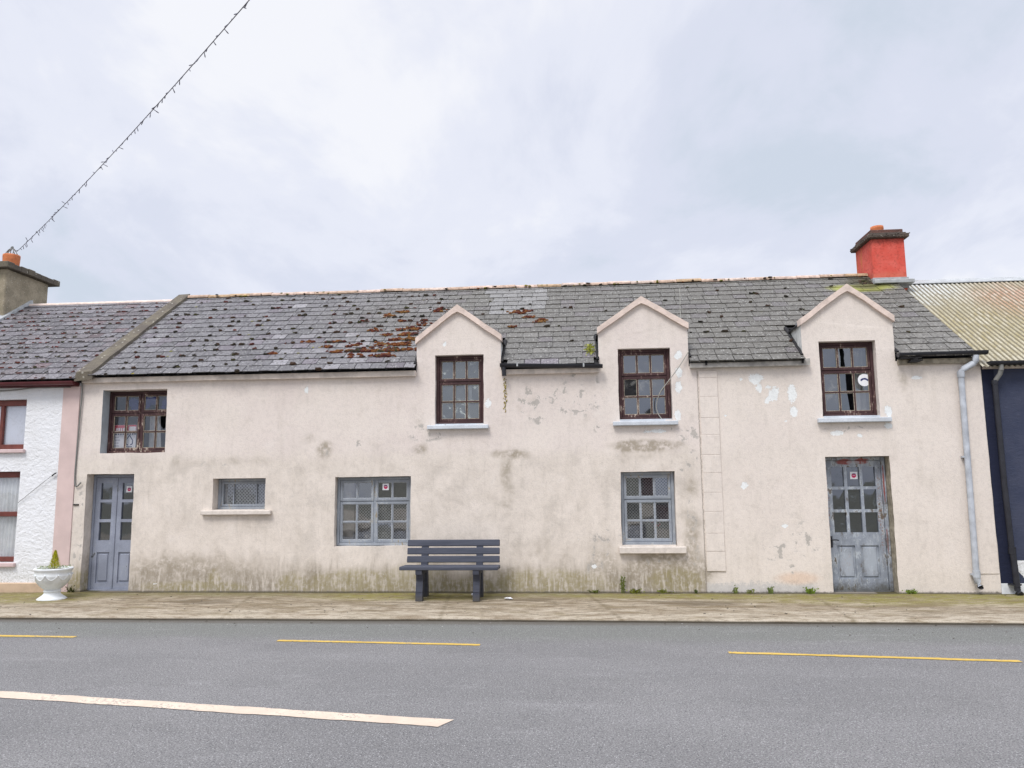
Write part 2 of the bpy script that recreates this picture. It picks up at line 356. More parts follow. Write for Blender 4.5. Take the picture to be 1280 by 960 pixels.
def mat_pave():
    g = G('old_concrete', .9, .2)
    n1 = g.noise(1.1, 4); n2 = g.noise(1.0, 6, .65, g.scl(1.0, 4.2, 1)); n3 = g.noise(11, 6, .7, g.scl(.55, 1.6, 1)); n4 = g.noise(70, 4, .7)
    c = g.mix(g.ss(n2, .34, .66), (.21, .168, .11, 1), (.40, .345, .265, 1))
    c = g.mix(g.mul(g.ss(n3, .48, .66), .85), c, (.125, .10, .065, 1))
    c = g.mix(g.mul(g.ss(n3, .40, .28), .55), c, (.52, .475, .40, 1))
    edge = g.ss(g.add(g.y, g.mul(g.add(n3, -.5), .9)), -1.15, -1.9)
    c = g.mix(g.mul(edge, g.ss(n3, .35, .6, .75, .30)), c, (.42, .37, .295, 1))
    wall = g.ss(g.add(g.y, g.mul(g.add(n2, -.5), 1.0)), -.62, -.12)
    c = g.mix(g.mul(wall, g.ss(n3, .3, .6, .25, .85)), c, (.165, .150, .062, 1))
    gm = g.mx(g.ell(5.0, -.45, 2.8, .5, n2, 1., .45, 'xy'), g.ell(-8.6, -.55, 1.0, .5, n2, 1., .45, 'xy'), g.ell(-2.6, -.35, 1.4, .35, n2, 1., .5, 'xy'), g.ell(1.5, -.3, 1.6, .25, n2, 1., .5, 'xy'), g.ell(7.5, -.6, 2.0, .7, n2, 1., .45, 'xy'))
    c = g.mix(g.mul(gm, g.ss(n3, .32, .60, .1, .80)), c, (.215, .195, .045, 1))
    wet = g.mx(g.ell(-5.6, -.85, .55, .22, n2, .8, .4, 'xy'), g.ell(-.8, -.62, .35, .12, n2, .8, .3, 'xy'), g.ell(1.6, -.85, .6, .2, n2, .9, .4, 'xy'))
    c = g.mix(g.mul(wet, .6), c, (.115, .092, .062, 1))
    # joints: x = x0 + k*y
    for (x0, k) in ((-5.165, -.18), (3.41, .025), (.06, -.22), (-11.2, -.1), (8.4, .05), (-2.05, -.1)):
        w = g.math('ABSOLUTE', g.add(g.add(g.x, g.mul(g.y, -k)), g.add(-x0, g.mul(g.add(n3, -.5), .10))))
        c = g.mix(g.mul(g.ss(w, .05, .008), g.ss(n3, .3, .6, .05, .5)), c, (.12, .095, .055, 1))
    n5 = g.noise(5, 6, .7, g.scl(.5, 1.5, 1))
    c = g.mix(g.mul(g.ss(n5, .50, .62), .62), c, (.165, .122, .075, 1))
    c = g.mix(g.mul(g.ss(g.noise(2.3, 6, .7, g.scl(.7, 1.6, 1, (3, 8, 1))), .54, .64), .55), c, (.19, .15, .085, 1))
    c = g.mix(1.0, c, g.gray(g.ss(n4, .28, .72, .76, 1.24)), 'MULTIPLY')
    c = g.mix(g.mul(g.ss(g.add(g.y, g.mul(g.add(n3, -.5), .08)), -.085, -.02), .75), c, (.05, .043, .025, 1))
    c = g.mix(g.mul(g.ss(g.add(g.z, g.mul(g.add(n3, -.5), .02)), -.068, -.085), .88), c, (.055, .047, .036, 1))
    g.color(c); g.bump(g.add(n3, g.mul(n4, .5)), .5, .015)
    return g.mat

def mat_paintwood(name, base, peel, under, amt=.5, sc=24, rough=.55, vert=True):
    g = G(name, rough, .3)
    n2 = g.noise(3, 4); n3 = g.noise(sc, 6, .7, g.scl(1, 1, .35) if vert else g.scl(.4, 1, 1)); n4 = g.noise(90, 3)
    c = g.mix(1.0, base, g.gray(g.ss(n2, .3, .7, .86, 1.14)), 'MULTIPLY')
    f = g.add(n3, g.mul(g.add(n2, -.5), .7))
    c = g.mix(g.ss(f, .74 - .22 * amt, .80 - .22 * amt), c, peel)
    c = g.mix(g.ss(f, .82 - .22 * amt, .86 - .22 * amt), c, under)
    c = g.mix(1.0, c, g.gray(g.ss(n4, .3, .7, .92, 1.08)), 'MULTIPLY')
    g.color(c); g.bump(n3, .25, .006)
    return g.mat, g

def mat_glass(name, tint=.80, refl=.17, dirt=.25, dcol=(.55, .55, .52, 1)):
    g = G(name)
    for x in (g.b,): g.nt.nodes.remove(x)
    tr = g.n('ShaderNodeBsdfTransparent'); tr.inputs[0].default_value = (tint, tint * 1.0, tint * 1.01, 1)
    gl = g.n('ShaderNodeBsdfGlossy'); gl.inputs['Roughness'].default_value = .03; gl.inputs[0].default_value = (.86, .91, 1, 1)
    df = g.n('ShaderNodeBsdfDiffuse'); df.inputs[0].default_value = dcol
    lw = g.n('ShaderNodeLayerWeight'); lw.inputs[0].default_value = .35
    f = g.add(refl, g.mul(lw.outputs['Fresnel'], .5))
    nb = g.noise(1.8, 2)
    bp = g.n('ShaderNodeBump'); bp.inputs['Strength'].default_value = .06; bp.inputs['Distance'].default_value = .05
    g.link(nb, bp.inputs['Height']); g.link(bp.outputs[0], gl.inputs['Normal'])
    m1 = g.n('ShaderNodeMixShader'); g.put(f, m1.inputs[0]); g.link(tr.outputs[0], m1.inputs[1]); g.link(gl.outputs[0], m1.inputs[2])
    n3 = g.noise(9, 6, .7, dist=.8); n2 = g.noise(2.6, 3)
    dm = g.mul(g.add(g.mul(g.ss(g.add(n3, g.mul(g.add(n2, -.5), .8)), .56, .80), .9), .10), dirt)
    m2 = g.n('ShaderNodeMixShader'); g.put(dm, m2.inputs[0]); g.link(m1.outputs[0], m2.inputs[1]); g.link(df.outputs[0], m2.inputs[2])
    g.link(m2.outputs[0], g.out.inputs[0])
    return g.mat

M = {}
M['wall'] = mat_wall()
M['slate'] = mat_slate()
M['slate_cot'] = mat_slate((1.0, .98, 1.0, 1))
M['moss'] = mat_attr('moss_clumps')
M['road'] = mat_road()
M['pave'] = mat_pave()
M['ground'] = simple('ground_soil', (.16, .15, .11, 1), .95, .3, 2)
M['brown'], _ = mat_paintwood('brown_frame_paint', (.062, .030, .031, 1), (.14, .08, .07, 1), (.42, .36, .30, 1), .80, 26)
M['putty'] = simple('old_putty', (.40, .35, .27, 1), .9, .4, 30)
M['putty_b'] = simple('grey_putty', (.40, .42, .44, 1), .9, .3, 30)
M['blue'], _ = mat_paintwood('grey_blue_paint', (.285, .312, .350, 1), (.38, .405, .425, 1), (.30, .26, .20, 1), .80, 30)
M['bluedoor'], _ = mat_paintwood('grey_blue_door_paint', (.275, .298, .365, 1), (.34, .365, .42, 1), (.13, .13, .14, 1), .60, 14)
def mat_olddoor():
    m, g = mat_paintwood('peeling_grey_door_paint', (.285, .315, .365, 1), (.43, .47, .51, 1), (.15, .125, .10, 1), 1.0, 18)
    src = g.b.inputs['Base Color'].links[0].from_socket
    n3 = g.noise(12, 5, .7)
    red = g.mx(g.ell(4.10, 1.965, .12, .045, n3, 1.2, .15), g.ell(4.36, 1.975, .11, .045, n3, 1.2, .15), g.ell(4.665, 1.6, .012, .30, n3, 1.8, .2), g.ell(4.66, .75, .012, .20, n3, 1.8, .2))
    c = g.mix(g.mul(red, .85), src, (.27, .045, .03, 1))
    bp_ = g.noise(7, 6, .75, g.scl(1.4, 1, .6))
    c = g.mix(g.mul(g.ss(bp_, .52, .58), .45), c, (.20, .215, .235, 1))
    c = g.mix(g.mul(g.ss(bp_, .60, .63), .7), c, (.13, .115, .10, 1))
    c = g.mix(g.mul(g.ss(bp_, .44, .38), .5), c, (.44, .475, .50, 1))
    rs = g.mul(g.mx(g.ell(4.05, .45, .07, .14, n3, 1.2, .4), g.ell(3.82, 1.3, .03, .5, n3, 1.5, .4), g.ell(4.6, 1.2, .04, .6, n3, 1.5, .4)), g.ss(g.noise(40, 4, .7), .52, .60))
    c = g.mix(g.mul(rs, .75), c, (.26, .13, .085, 1))
    wt = g.mx(g.ell(4.235, 1.955, .09, .03, n3, 1.0, .2), g.ell(4.06, .42, .10, .22, n3, 1.5, .5), g.ell(4.40, .48, .11, .24, n3, 1.5, .5))
    c = g.mix(g.mul(wt, .55), c, (.46, .50, .55, 1))
    dk = g.ss(g.add(g.z, g.mul(g.add(n3, -.5), .3)), .20, .02)
    c = g.mix(g.mul(dk, .7), c, (.075, .07, .05, 1))
    g.color(c); return m
M['olddoor'] = mat_olddoor()
M['sillblue'], _ = mat_paintwood('pale_blue_sill_paint', (.56, .595, .635, 1), (.46, .47, .48, 1), (.20, .17, .16, 1), .30, 16, .8, False)
M['sillcream'] = simple('cream_sill', (.66, .60, .54, 1), .9, .12, 12, bump=.4, bscale=40)
M['cream'] = simple('cream_trim', (.66, .58, .51, 1), .85, .22, 7, bump=.3, bscale=30)
M['coping'] = simple('pink_coping', (.69, .57, .50, 1), .9, .14, 8, bump=.4, bscale=40)
M['oldboard'] = simple('weathered_board', (.42, .40, .37, 1), .9, .30, 9, bump=.5, bscale=22)
M['black'] = simple('black_gutter', (.022, .023, .03, 1), .45, .25, 8, .4)
M['tar'] = simple('tar_flashing', (.018, .017, .018, 1), .8, .3, 30, bump=.5)
M['reveal'] = simple('grey_blue_reveal', (.40, .45, .49, 1), .85, .12, 6)
M['cheek'] = simple('pale_cheek', (.60, .60, .57, 1), .9, .2, 8, bump=.3, bscale=30)
M['dark'] = simple('dim_interior', (.17, .18, .20, 1), .95, .15, 3)
M['jamb'] = simple('bare_jamb', (.34, .30, .23, 1), .9, .35, 14, bump=.4)
M['glass_up'] = mat_glass('upper_window_glass', .42, .19, .22)
M['glass_clear'] = mat_glass('clear_window_glass', .93, .09, .10)
M['glass_scr'] = mat_glass('smeared_window_glass', .42, .16, .95, (.60, .66, .64, 1))
M['glass_low'] = mat_glass('lower_window_glass', .72, .19, .25)
M['glass_door'] = mat_glass('door_glass', .42, .17, .55, (.17, .20, .225, 1))
M['mesh'] = simple('expanded_metal', (.66, .68, .70, 1), .6, .15, 8, .5)
M['curtain'] = simple('white_net_curtain', (.86, .88, .87, 1), .95, .10, 5)
M['blind'] = simple('pale_blind', (.88, .90, .94, 1), .9, .05, 2)
M['paper'] = simple('white_paper', (.80, .80, .82, 1), .8, .03, 5)
M['red'] = simple('red_print', (.62, .035, .07, 1), .7, .05, 5)
M['magenta'] = simple('crimson_print', (.55, .035, .12, 1), .7, .05, 5)
M['navyprint'] = simple('navy_print', (.03, .035, .14, 1), .7, .05, 5)
def mat_redchim():
    g = G('red_chimney_paint', .85, .2); n2 = g.noise(4, 5, .65); n3 = g.noise(18, 5, .7); st = g.noise(1, 5, .6, g.scl(9, 9, 1.2))
    c = g.mix(g.ss(n2, .35, .65), (.64, .098, .072, 1), (.70, .145, .112, 1))
    c = g.mix(g.mul(g.ss(n3, .50, .66), .65), c, (.42, .062, .044, 1))
    c = g.mix(g.mul(g.ss(g.noise(6, 6, .75), .56, .68), .55), c, (.30, .07, .05, 1))
    c = g.mix(g.mul(g.ss(g.add(g.z, g.mul(g.add(n3, -.5), .25)), 6.16, 6.30), .55), c, (.25, .06, .05, 1))
    c = g.mix(g.mul(g.ss(g.add(g.z, g.mul(g.add(n3, -.5), .3)), 5.68, 5.55), .4), c, (.50, .17, .10, 1))
    c = g.mix(g.mul(g.ss(st, .52, .66), g.mul(g.ss(g.x, 5.76, 5.66), .65)), c, (.55, .19, .05, 1))
    g.color(c); g.bump(n3, .4, .01); return g.mat
M['redchim'] = mat_redchim()
def mat_stone(name, a, b, spots, sc=9):
    g = G(name, .95, .15); n2 = g.noise(3, 5, .65); n3 = g.noise(sc * 2.5, 6, .75); n4 = g.noise(70, 3)
    c = g.mix(g.ss(n2, .35, .65), a, b)
    c = g.mix(g.mul(g.ss(n3, .52, .68), .6), c, (a[0] * .4, a[1] * .4, a[2] * .38, 1))
    d, vc = g.voro(sc)
    c = g.mix(g.mul(g.ss(g.add(d, g.mul(n3, .3)), .34, .24), .85), c, spots)
    c = g.mix(1.0, c, g.gray(g.ss(n4, .3, .7, .85, 1.15)), 'MULTIPLY')
    g.color(c); g.bump(n3, .6, .02); return g.mat
M['capstone'] = mat_stone('lichened_cap', (.085, .07, .06, 1), (.13, .105, .085, 1), (.40, .38, .33, 1), 13)
M['capbrick'] = mat_stone('sooty_brick', (.16, .085, .07, 1), (.11, .07, .06, 1), (.30, .26, .22, 1), 20)
M['verge'] = mat_stone('mortar_verge', (.165, .145, .11, 1), (.115, .10, .085, 1), (.44, .42, .36, 1), 9)
M['stack'] = mat_stone('pebbledash_stack', (.40, .345, .255, 1), (.27, .235, .17, 1), (.52, .49, .42, 1), 15)
M['pot'] = simple('terracotta', (.52, .17, .07, 1), .8, .18, 12)
M['lead'] = simple('lead_flashing', (.38, .395, .40, 1), .6, .18, 8)
M['pipe'] = simple('pale_grey_pipe', (.46, .49, .535, 1), .5, .22, 7, .4)
M['cable'] = simple('grey_cable', (.20, .20, .19, 1), .7)
M['cablew'] = simple('pale_cable', (.36, .35, .31, 1), .7)
def mat_bench(name, c0):
    g = G(name, .6, .35); n2 = g.noise(1.0, 6, .7, g.scl(2.2, 30, 30)); n3 = g.noise(26, 5, .75)
    c = g.mix(g.ss(n2, .35, .65), c0, (c0[0] * 1.45, c0[1] * 1.42, c0[2] * 1.35, 1))
    c = g.mix(g.mul(g.ss(n3, .60, .70), .30), c, (.16, .16, .165, 1))
    dk = g.ss(g.add(g.z, g.mul(g.add(n3, -.5), .10)), .10, .0)
    c = g.mix(g.mul(dk, .5), c, (.09, .08, .06, 1))
    g.color(c); g.bump(n2, .2, .004); return g.mat
M['bench'] = mat_bench('charcoal_recycled_plastic', (.052, .058, .080, 1))
M['benchleg'] = mat_bench('charcoal_leg_plastic', (.036, .040, .058, 1))
def mat_rough_white():
    g = G('white_roughcast', .9, .2); n = g.noise(13, 4, .55, g.scl(1, 1, 1.25), .4); n2 = g.noise(34, 4, .6); n1 = g.noise(2, 4)
    c = g.mix(g.ss(n1, .4, .7), (.80, .81, .83, 1), (.76, .765, .775, 1))
    dirt = g.mul(g.ss(g.add(g.z, g.mul(g.add(n, -.5), .8)), .60, .15), g.ss(n2, .45, .6))
    c = g.mix(g.mul(dirt, .5), c, (.40, .41, .36, 1))
    g.color(c); g.bump(g.add(g.mul(n, .9), g.mul(n2, .25)), .65, .035); return g.mat
M['rough'] = mat_rough_white()
M['mauve'] = simple('mauve_pilaster', (.64, .50, .47, 1), .9, .08, 3, bump=.25, bscale=50)
M['plinth'] = simple('tan_plinth', (.56, .42, .30, 1), .9, .12, 6, bump=.3, bscale=50)
M['maroon'] = simple('maroon_gutter', (.105, .022, .026, 1), .45, .2, 6, .4)
M['mahog'] = simple('mahogany_frame', (.155, .042, .032, 1), .5, .2, 8, .4)
M['sillpink'] = simple('pink_sill', (.62, .48, .47, 1), .9, .1, 6)
M['urn'] = simple('white_urn_paint', (.74, .77, .78, 1), .6, .10, 9, .4, .2, 30)
M['navy'] = None
def mat_navy():
    g = G('navy_wall_paint', .75, .3); n2 = g.noise(2.2, 5, .6); n3 = g.noise(16, 5, .65, g.scl(.5, 1, 1.6))
    c = g.mix(g.ss(n2, .35, .65), (.038, .047, .085, 1), (.052, .060, .098, 1))
    c = g.mix(g.mul(g.ss(n3, .60, .74), .35), c, (.11, .12, .17, 1))
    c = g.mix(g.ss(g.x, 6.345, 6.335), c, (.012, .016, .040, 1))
    g.color(c); g.bump(g.add(n3, n2), .4, .02); return g.mat
M['navy'] = mat_navy()
def mat_corr():
    g = G('rusty_corrugated_sheet', .7, .3); n2 = g.noise(1.3, 5, .65); n3 = g.noise(9, 5, .7, g.scl(2, .6, .6)); n4 = g.noise(45, 4, .7)
    c = g.mix(g.ss(n2, .38, .62), (.50, .47, .38, 1), (.37, .34, .25, 1))
    up = g.mul(g.ss(g.add(g.y, g.mul(g.add(n2, -.5), 1.6)), 1.9, 2.7), g.ss(g.x, 7.6, 6.6))
    c = g.mix(up, c, (.52, .54, .52, 1))
    c = g.mix(g.mul(g.mx(g.ell(8.05, 1.95, .80, .72, n2, 1.3, .5, 'xy'), g.ell(9.3, 1.6, .8, 1.0, n2, 1.3, .5, 'xy')), g.ss(n3, .36, .60, .25, .85)), c, (.40, .19, .115, 1))
    c = g.mix(g.mul(g.ss(n3, .50, .68), .75), c, (.24, .195, .11, 1))
    c = g.mix(g.mul(g.ell(6.9, 1.0, 1.2, 1.0, n2, 1.4, .5, 'xy'), g.ss(n3, .35, .6, .2, .75)), c, (.30, .25, .12, 1))
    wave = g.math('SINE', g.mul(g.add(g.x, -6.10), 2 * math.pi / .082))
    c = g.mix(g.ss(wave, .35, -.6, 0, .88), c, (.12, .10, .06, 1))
    c = g.mix(1.0, c, g.gray(g.ss(n4, .3, .7, .8, 1.2)), 'MULTIPLY')
    g.color(c); return g.mat
M['corr'] = mat_corr()
M['leaf'] = mat_attr('leaf_green', .7, .25, 20, .1)
def mat_line(name, c, wear):
    g = G(name, .8, .3); n = g.noise(38, 5, .75); n2 = g.noise(3, 3)
    cc = g.mix(1.0, c, g.gray(g.ss(n2, .3, .7, .9, 1.1)), 'MULTIPLY')
    g.color(g.mix(g.ss(g.add(n, g.mul(g.add(n2, -.5), .5)), .56, .66, 0, wear), cc, (.17, .163, .155, 1))); g.bump(n, .4, .01); return g.mat
M['yellow'] = mat_line('yellow_road_paint', (.55, .37, .08, 1), .9)
M['cream_line'] = mat_line('cream_road_paint', (.60, .49, .39, 1), .70)
M['stone'] = simple('grit', (.10, .09, .075, 1), .9, .4, 20)
M['flower'] = simple('pink_petals', (.75, .02, .09, 1), .7, .1, 20)

# ------------------------------------------------------------------ ground
gp = MB(); gp.face([(-300, -300, -.16), (300, -300, -.16), (300, 300, -.16), (-300, 300, -.16)])
tag(gp.build('ground', M['ground']), kind='structure')
rd = MB()
rd.face([(-80, -10.2, -.10), (80, -10.2, -.10), (80, -1.9, -.10), (-80, -1.9, -.10)])
road = tag(rd.build('road', M['road']), kind='structure')
def marking(name, pts, w, mat, z=-.0955, slant=0.0):
    m = MB(); N = 110
    L = []
    for i in range(N + 1):
        t = i / N * (len(pts) - 1); k = min(int(t), len(pts) - 2); f = t - k
        p = Vector(pts[k]).lerp(Vector(pts[k + 1]), f)
        a = mnoise.noise((p.x * 3.1, p.y, 1.7)) * .012 + U(-.006, .006); b = mnoise.noise((p.x * 3.1, p.y, 9.7)) * .012 + U(-.006, .006)
        sl = slant * (i / N) ** 14
        L.append(((p.x - sl * .5, p.y - w / 2 + a, z), (p.x + sl * .5, p.y + w / 2 + b, z)))
    for q, r in zip(L, L[1:]): m.face([q[0], r[0], r[1], q[1]])
    o = m.build(name, mat, road); return o
marking('yellow_edge_line', [(-8.6, -3.09), (-7.03, -3.166), (-6.04, -3.206)], .085, M['yellow'])
marking('yellow_edge_line', [(-3.50, -3.332), (-2.3, -3.405), (-1.134, -3.492)], .085, M['yellow'])
marking('yellow_edge_line', [(1.50, -3.781), (2.8, -3.915), (4.222, -4.073)], .085, M['yellow'])
marking('yellow_edge_line', [(6.9, -4.38), (9.3, -4.68)], .085, M['yellow'])
marking('white_centre_line', [(-6.3, -5.525), (-5.0, -5.725), (-1.02, -6.33)], .175, M['cream_line'], slant=.09)

pv = MB(); NX = 260
def pedge(x): return -2.0 - .004 * x + mnoise.noise((x * .8, 3.3, 0)) * .025 + mnoise.noise((x * 5, 1.3, 0)) * .012 - .012 * abs(x + 1) * .6
xs = [-30 + 60 * i / NX for i in range(NX + 1)]
def pz(x, y): return -.06 * (-y) / 2.05 + mnoise.noise((x * .9, y * .9, 5)) * .008 + mnoise.noise((x * 3, y * 3, 9)) * .003
rows = [0.0, .12, .3, .55, .8, .97, 1.0]
for a, b in zip(xs, xs[1:]):
    for r0, r1 in zip(rows, rows[1:]):
        q = []
        for (x, r) in ((a, r1), (b, r1), (b, r0), (a, r0)):
            y = pedge(x) * r; q.append((x, y, pz(x, y) - (.018 if r == 1.0 else 0)))
        pv.face(q, smooth=True)
    ya, yb = pedge(a), pedge(b)
    pv.face([(a, ya - .006, -.12), (b, yb - .006, -.12), (b, yb, pz(b, yb) - .018), (a, ya, pz(a, ya) - .018)])
    pv.face([(a, 0, pz(a, 0)), (b, 0, pz(b, 0)), (b, .9, .0), (a, .9, .0)], smooth=True)
tag(pv.build('pavement', M['pave'], merge=True), kind='structure')
ov = MB(); ov.box(-60, 60, -13.6, -10.2, -.14, .0)
tag(ov.build('far_pavement', M['pave']), kind='structure')

# ------------------------------------------------------------------ main house
A0, B0 = 3.643, .684                      # roof plane z = A0 + B0*y
RY = 2.95                                 # ridge
def rz(y): return A0 + B0 * y
HX0, HX1 = -8.372, 6.155
house = empty('house', (-1.1, 2.9, 0), 'long pale pink rendered two storey house with three gabled dormers and a slate roof', 'house')
T = .28
openings = {'winA': (-7.975, -6.84, 2.255, 3.314), 'doorL': (-8.17, -7.34, 0, 1.905), 'small': (-5.985, -5.096, 1.30, 1.812), 'big': (-3.935, -2.695, .715, 1.815),
            'd1': (-2.308, -1.513, 2.638, 3.772), 'd2': (.65, 1.475, 2.660, 3.804), 'd3': (3.771, 4.625, 2.658, 3.84), 'lowR': (.634, 1.472, .71, 1.847), 'doorR': (3.757, 4.706, 0, 2.043)}
dormers = [(-2.613, -1.229, 4.048, 4.064, -1.937, 4.591), (.345, 1.760, 4.139, 4.177, 1.043, 4.632), (3.515, 4.908, 4.191, 4.202, 4.243, 4.737)]
WT = 3.50
def wall_warp(x, y, z):
    if z < .02 or z > WT + .2: k = .3
    else: k = 1
    return (x + mnoise.noise((x * 2.3, z * 2.3, 1.1)) * .010 * k + mnoise.noise((x * 9, z * 9, 4)) * .004 * k, y + mnoise.noise((x * 1.7, z * 1.7, 7)) * .010 * k,
            z + (mnoise.noise((x * 2.3, z * 2.3, 12)) * .010 + mnoise.noise((x * 9, z * 9, 15)) * .004) * k)
def breaks(vals, step):
    vals = sorted(set(round(v, 4) for v in vals)); out = []
    for a, b in zip(vals, vals[1:]):
        n = max(1, int(math.ceil((b - a) / step)))
        out += [a + (b - a) * i / n for i in range(n)]
    return out + [vals[-1]]
w = MB()
xb = breaks([HX0, HX1] + [v for o in openings.values() for v in o[:2]] + [v for d in dormers for v in d[:2]], .045)
zb = breaks([-.05, 0, WT, 4.03] + [v for o in openings.values() for v in o[2:]], .045)
xc = breaks([HX0, HX1] + [v for o in openings.values() for v in o[:2]] + [v for d in dormers for v in d[:2]], 9)
zc0 = breaks([-.05, 0, WT, 4.03] + [v for o in openings.values() for v in o[2:]], 9)
def in_hole(x, z): return any(o[0] < x < o[1] and o[2] < z < o[3] for o in openings.values())
def in_wall(x, z):
    if z < WT: return True
    return any(d[0] < x < d[1] for d in dormers)
for x0, x1 in zip(xb, xb[1:]):
    for z0, z1 in zip(zb, zb[1:]):
        xm, zm = (x0 + x1) / 2, (z0 + z1) / 2
        if in_wall(xm, zm) and not in_hole(xm, zm):
            w.face([(x0, 0, z0), (x1, 0, z0), (x1, 0, z1), (x0, 0, z1)])
for x0, x1 in zip(xc, xc[1:]):
    for z0, z1 in zip(zc0, zc0[1:]):
        xm, zm = (x0 + x1) / 2, (z0 + z1) / 2
        if in_wall(xm, zm) and not in_hole(xm, zm): w.face([(x0, T, z0), (x0, T, z1), (x1, T, z1), (x1, T, z0)], 1)
for d in dormers:
    xl, xr, zl, zr, xa, za = d
    bx = [x for x in xb if xl - .001 <= x <= xr + .001]
    w.face([(x, 0, 4.03) for x in bx] + [(xr, 0, zr), (xa, 0, za), (xl, 0, zl)])
    w.face([(xl, T, 4.03), (xl, T, zl), (xa, T, za), (xr, T, zr), (xr, T, 4.03)], 1)
for key, o in openings.items():
    x0, x1, z0, z1 = o
    bx = [x for x in xb if x0 - .001 <= x <= x1 + .001]; bz = [z for z in zb if z0 - .001 <= z <= z1 + .001]
    ml = 2 if key == 'winA' else 0
    for a, b in zip(bx, bx[1:]):
        w.face([(a, 0, z1), (b, 0, z1), (b, T, z1), (a, T, z1)])
        w.face([(a, 0, z0), (a, T, z0), (b, T, z0), (b, 0, z0)])
    for a, b in zip(bz, bz[1:]):
        w.face([(x0, 0, a), (x0, 0, b), (x0, T, b), (x0, T, a)], ml)
        w.face([(x1, 0, a), (x1, T, a), (x1, T, b), (x1, 0, b)], 3 if key == 'doorR' else 0)
BY = 5.9
for x, s in ((HX0, -1), (HX1, 1)):
    pts = [(x, 0, -.05), (x, BY, -.05), (x, BY, WT), (x, RY, rz(RY) - .06), (x, 0, WT)]
    w.face(pts if s > 0 else pts[::-1])
w.face([(HX0, BY, -.05), (HX0, BY, WT), (HX1, BY, WT), (HX1, BY, -.05)])
wall = w.build('wall', [M['wall'], M['dark'], M['reveal'], M['jamb']], house, merge=True, warp=wall_warp)
paint_regions(wall.data)

# raised strips on the wall
p = MB(); zz = .326; k = 0
hs = [.30, .27, .33, .29, .30, .28, .31, .27, .33, .30, .30]
while zz < 3.40:
    h = min(hs[k % 11], 3.42 - zz); 
    p.box(1.905 + U(-.003, .003), 2.188 + U(-.003, .003), -.0165 - U(0, .005), .012, zz, zz + h - .005, bev=.004); zz += h; k += 1
p.box(1.907, 2.186, -.0125, .012, .33, 3.41)
tag(p.build('pilaster', M['wall'], house), 'narrow raised strip of pink blocks running up the facade')
p = MB(); p.box(5.86, 6.150, -.014, .012, .285, 3.40, bev=.005); p.build('corner_strip', M['wall'], house)

# interior
i_ = MB()
i_.face([(HX0 + .02, 1.9, 0), (HX1 - .02, 1.9, 0), (HX1 - .02, 1.9, rz(1.9) - .1), (HX0 + .02, 1.9, rz(1.9) - .1)])
i_.box(HX0 + .02, HX1 - .02, T + .003, BY - .02, 2.03, 2.15)
i_.face([(HX0 + .02, T + .003, .005), (HX1 - .02, T + .003, .005), (HX1 - .02, BY - .02, .005), (HX0 + .02, BY - .02, .005)])
for x in (-6.3, -4.5, 0.0, 2.05): i_.box(x - .05, x + .05, T + .003, 1.88, .006, 2.02); 
for x in (-6.4, -3.6, -.4, 2.05): i_.box(x - .05, x + .05, T + .003, 1.88, 2.16, 3.6)
i_.build('interior_partition', M['dark'], house)

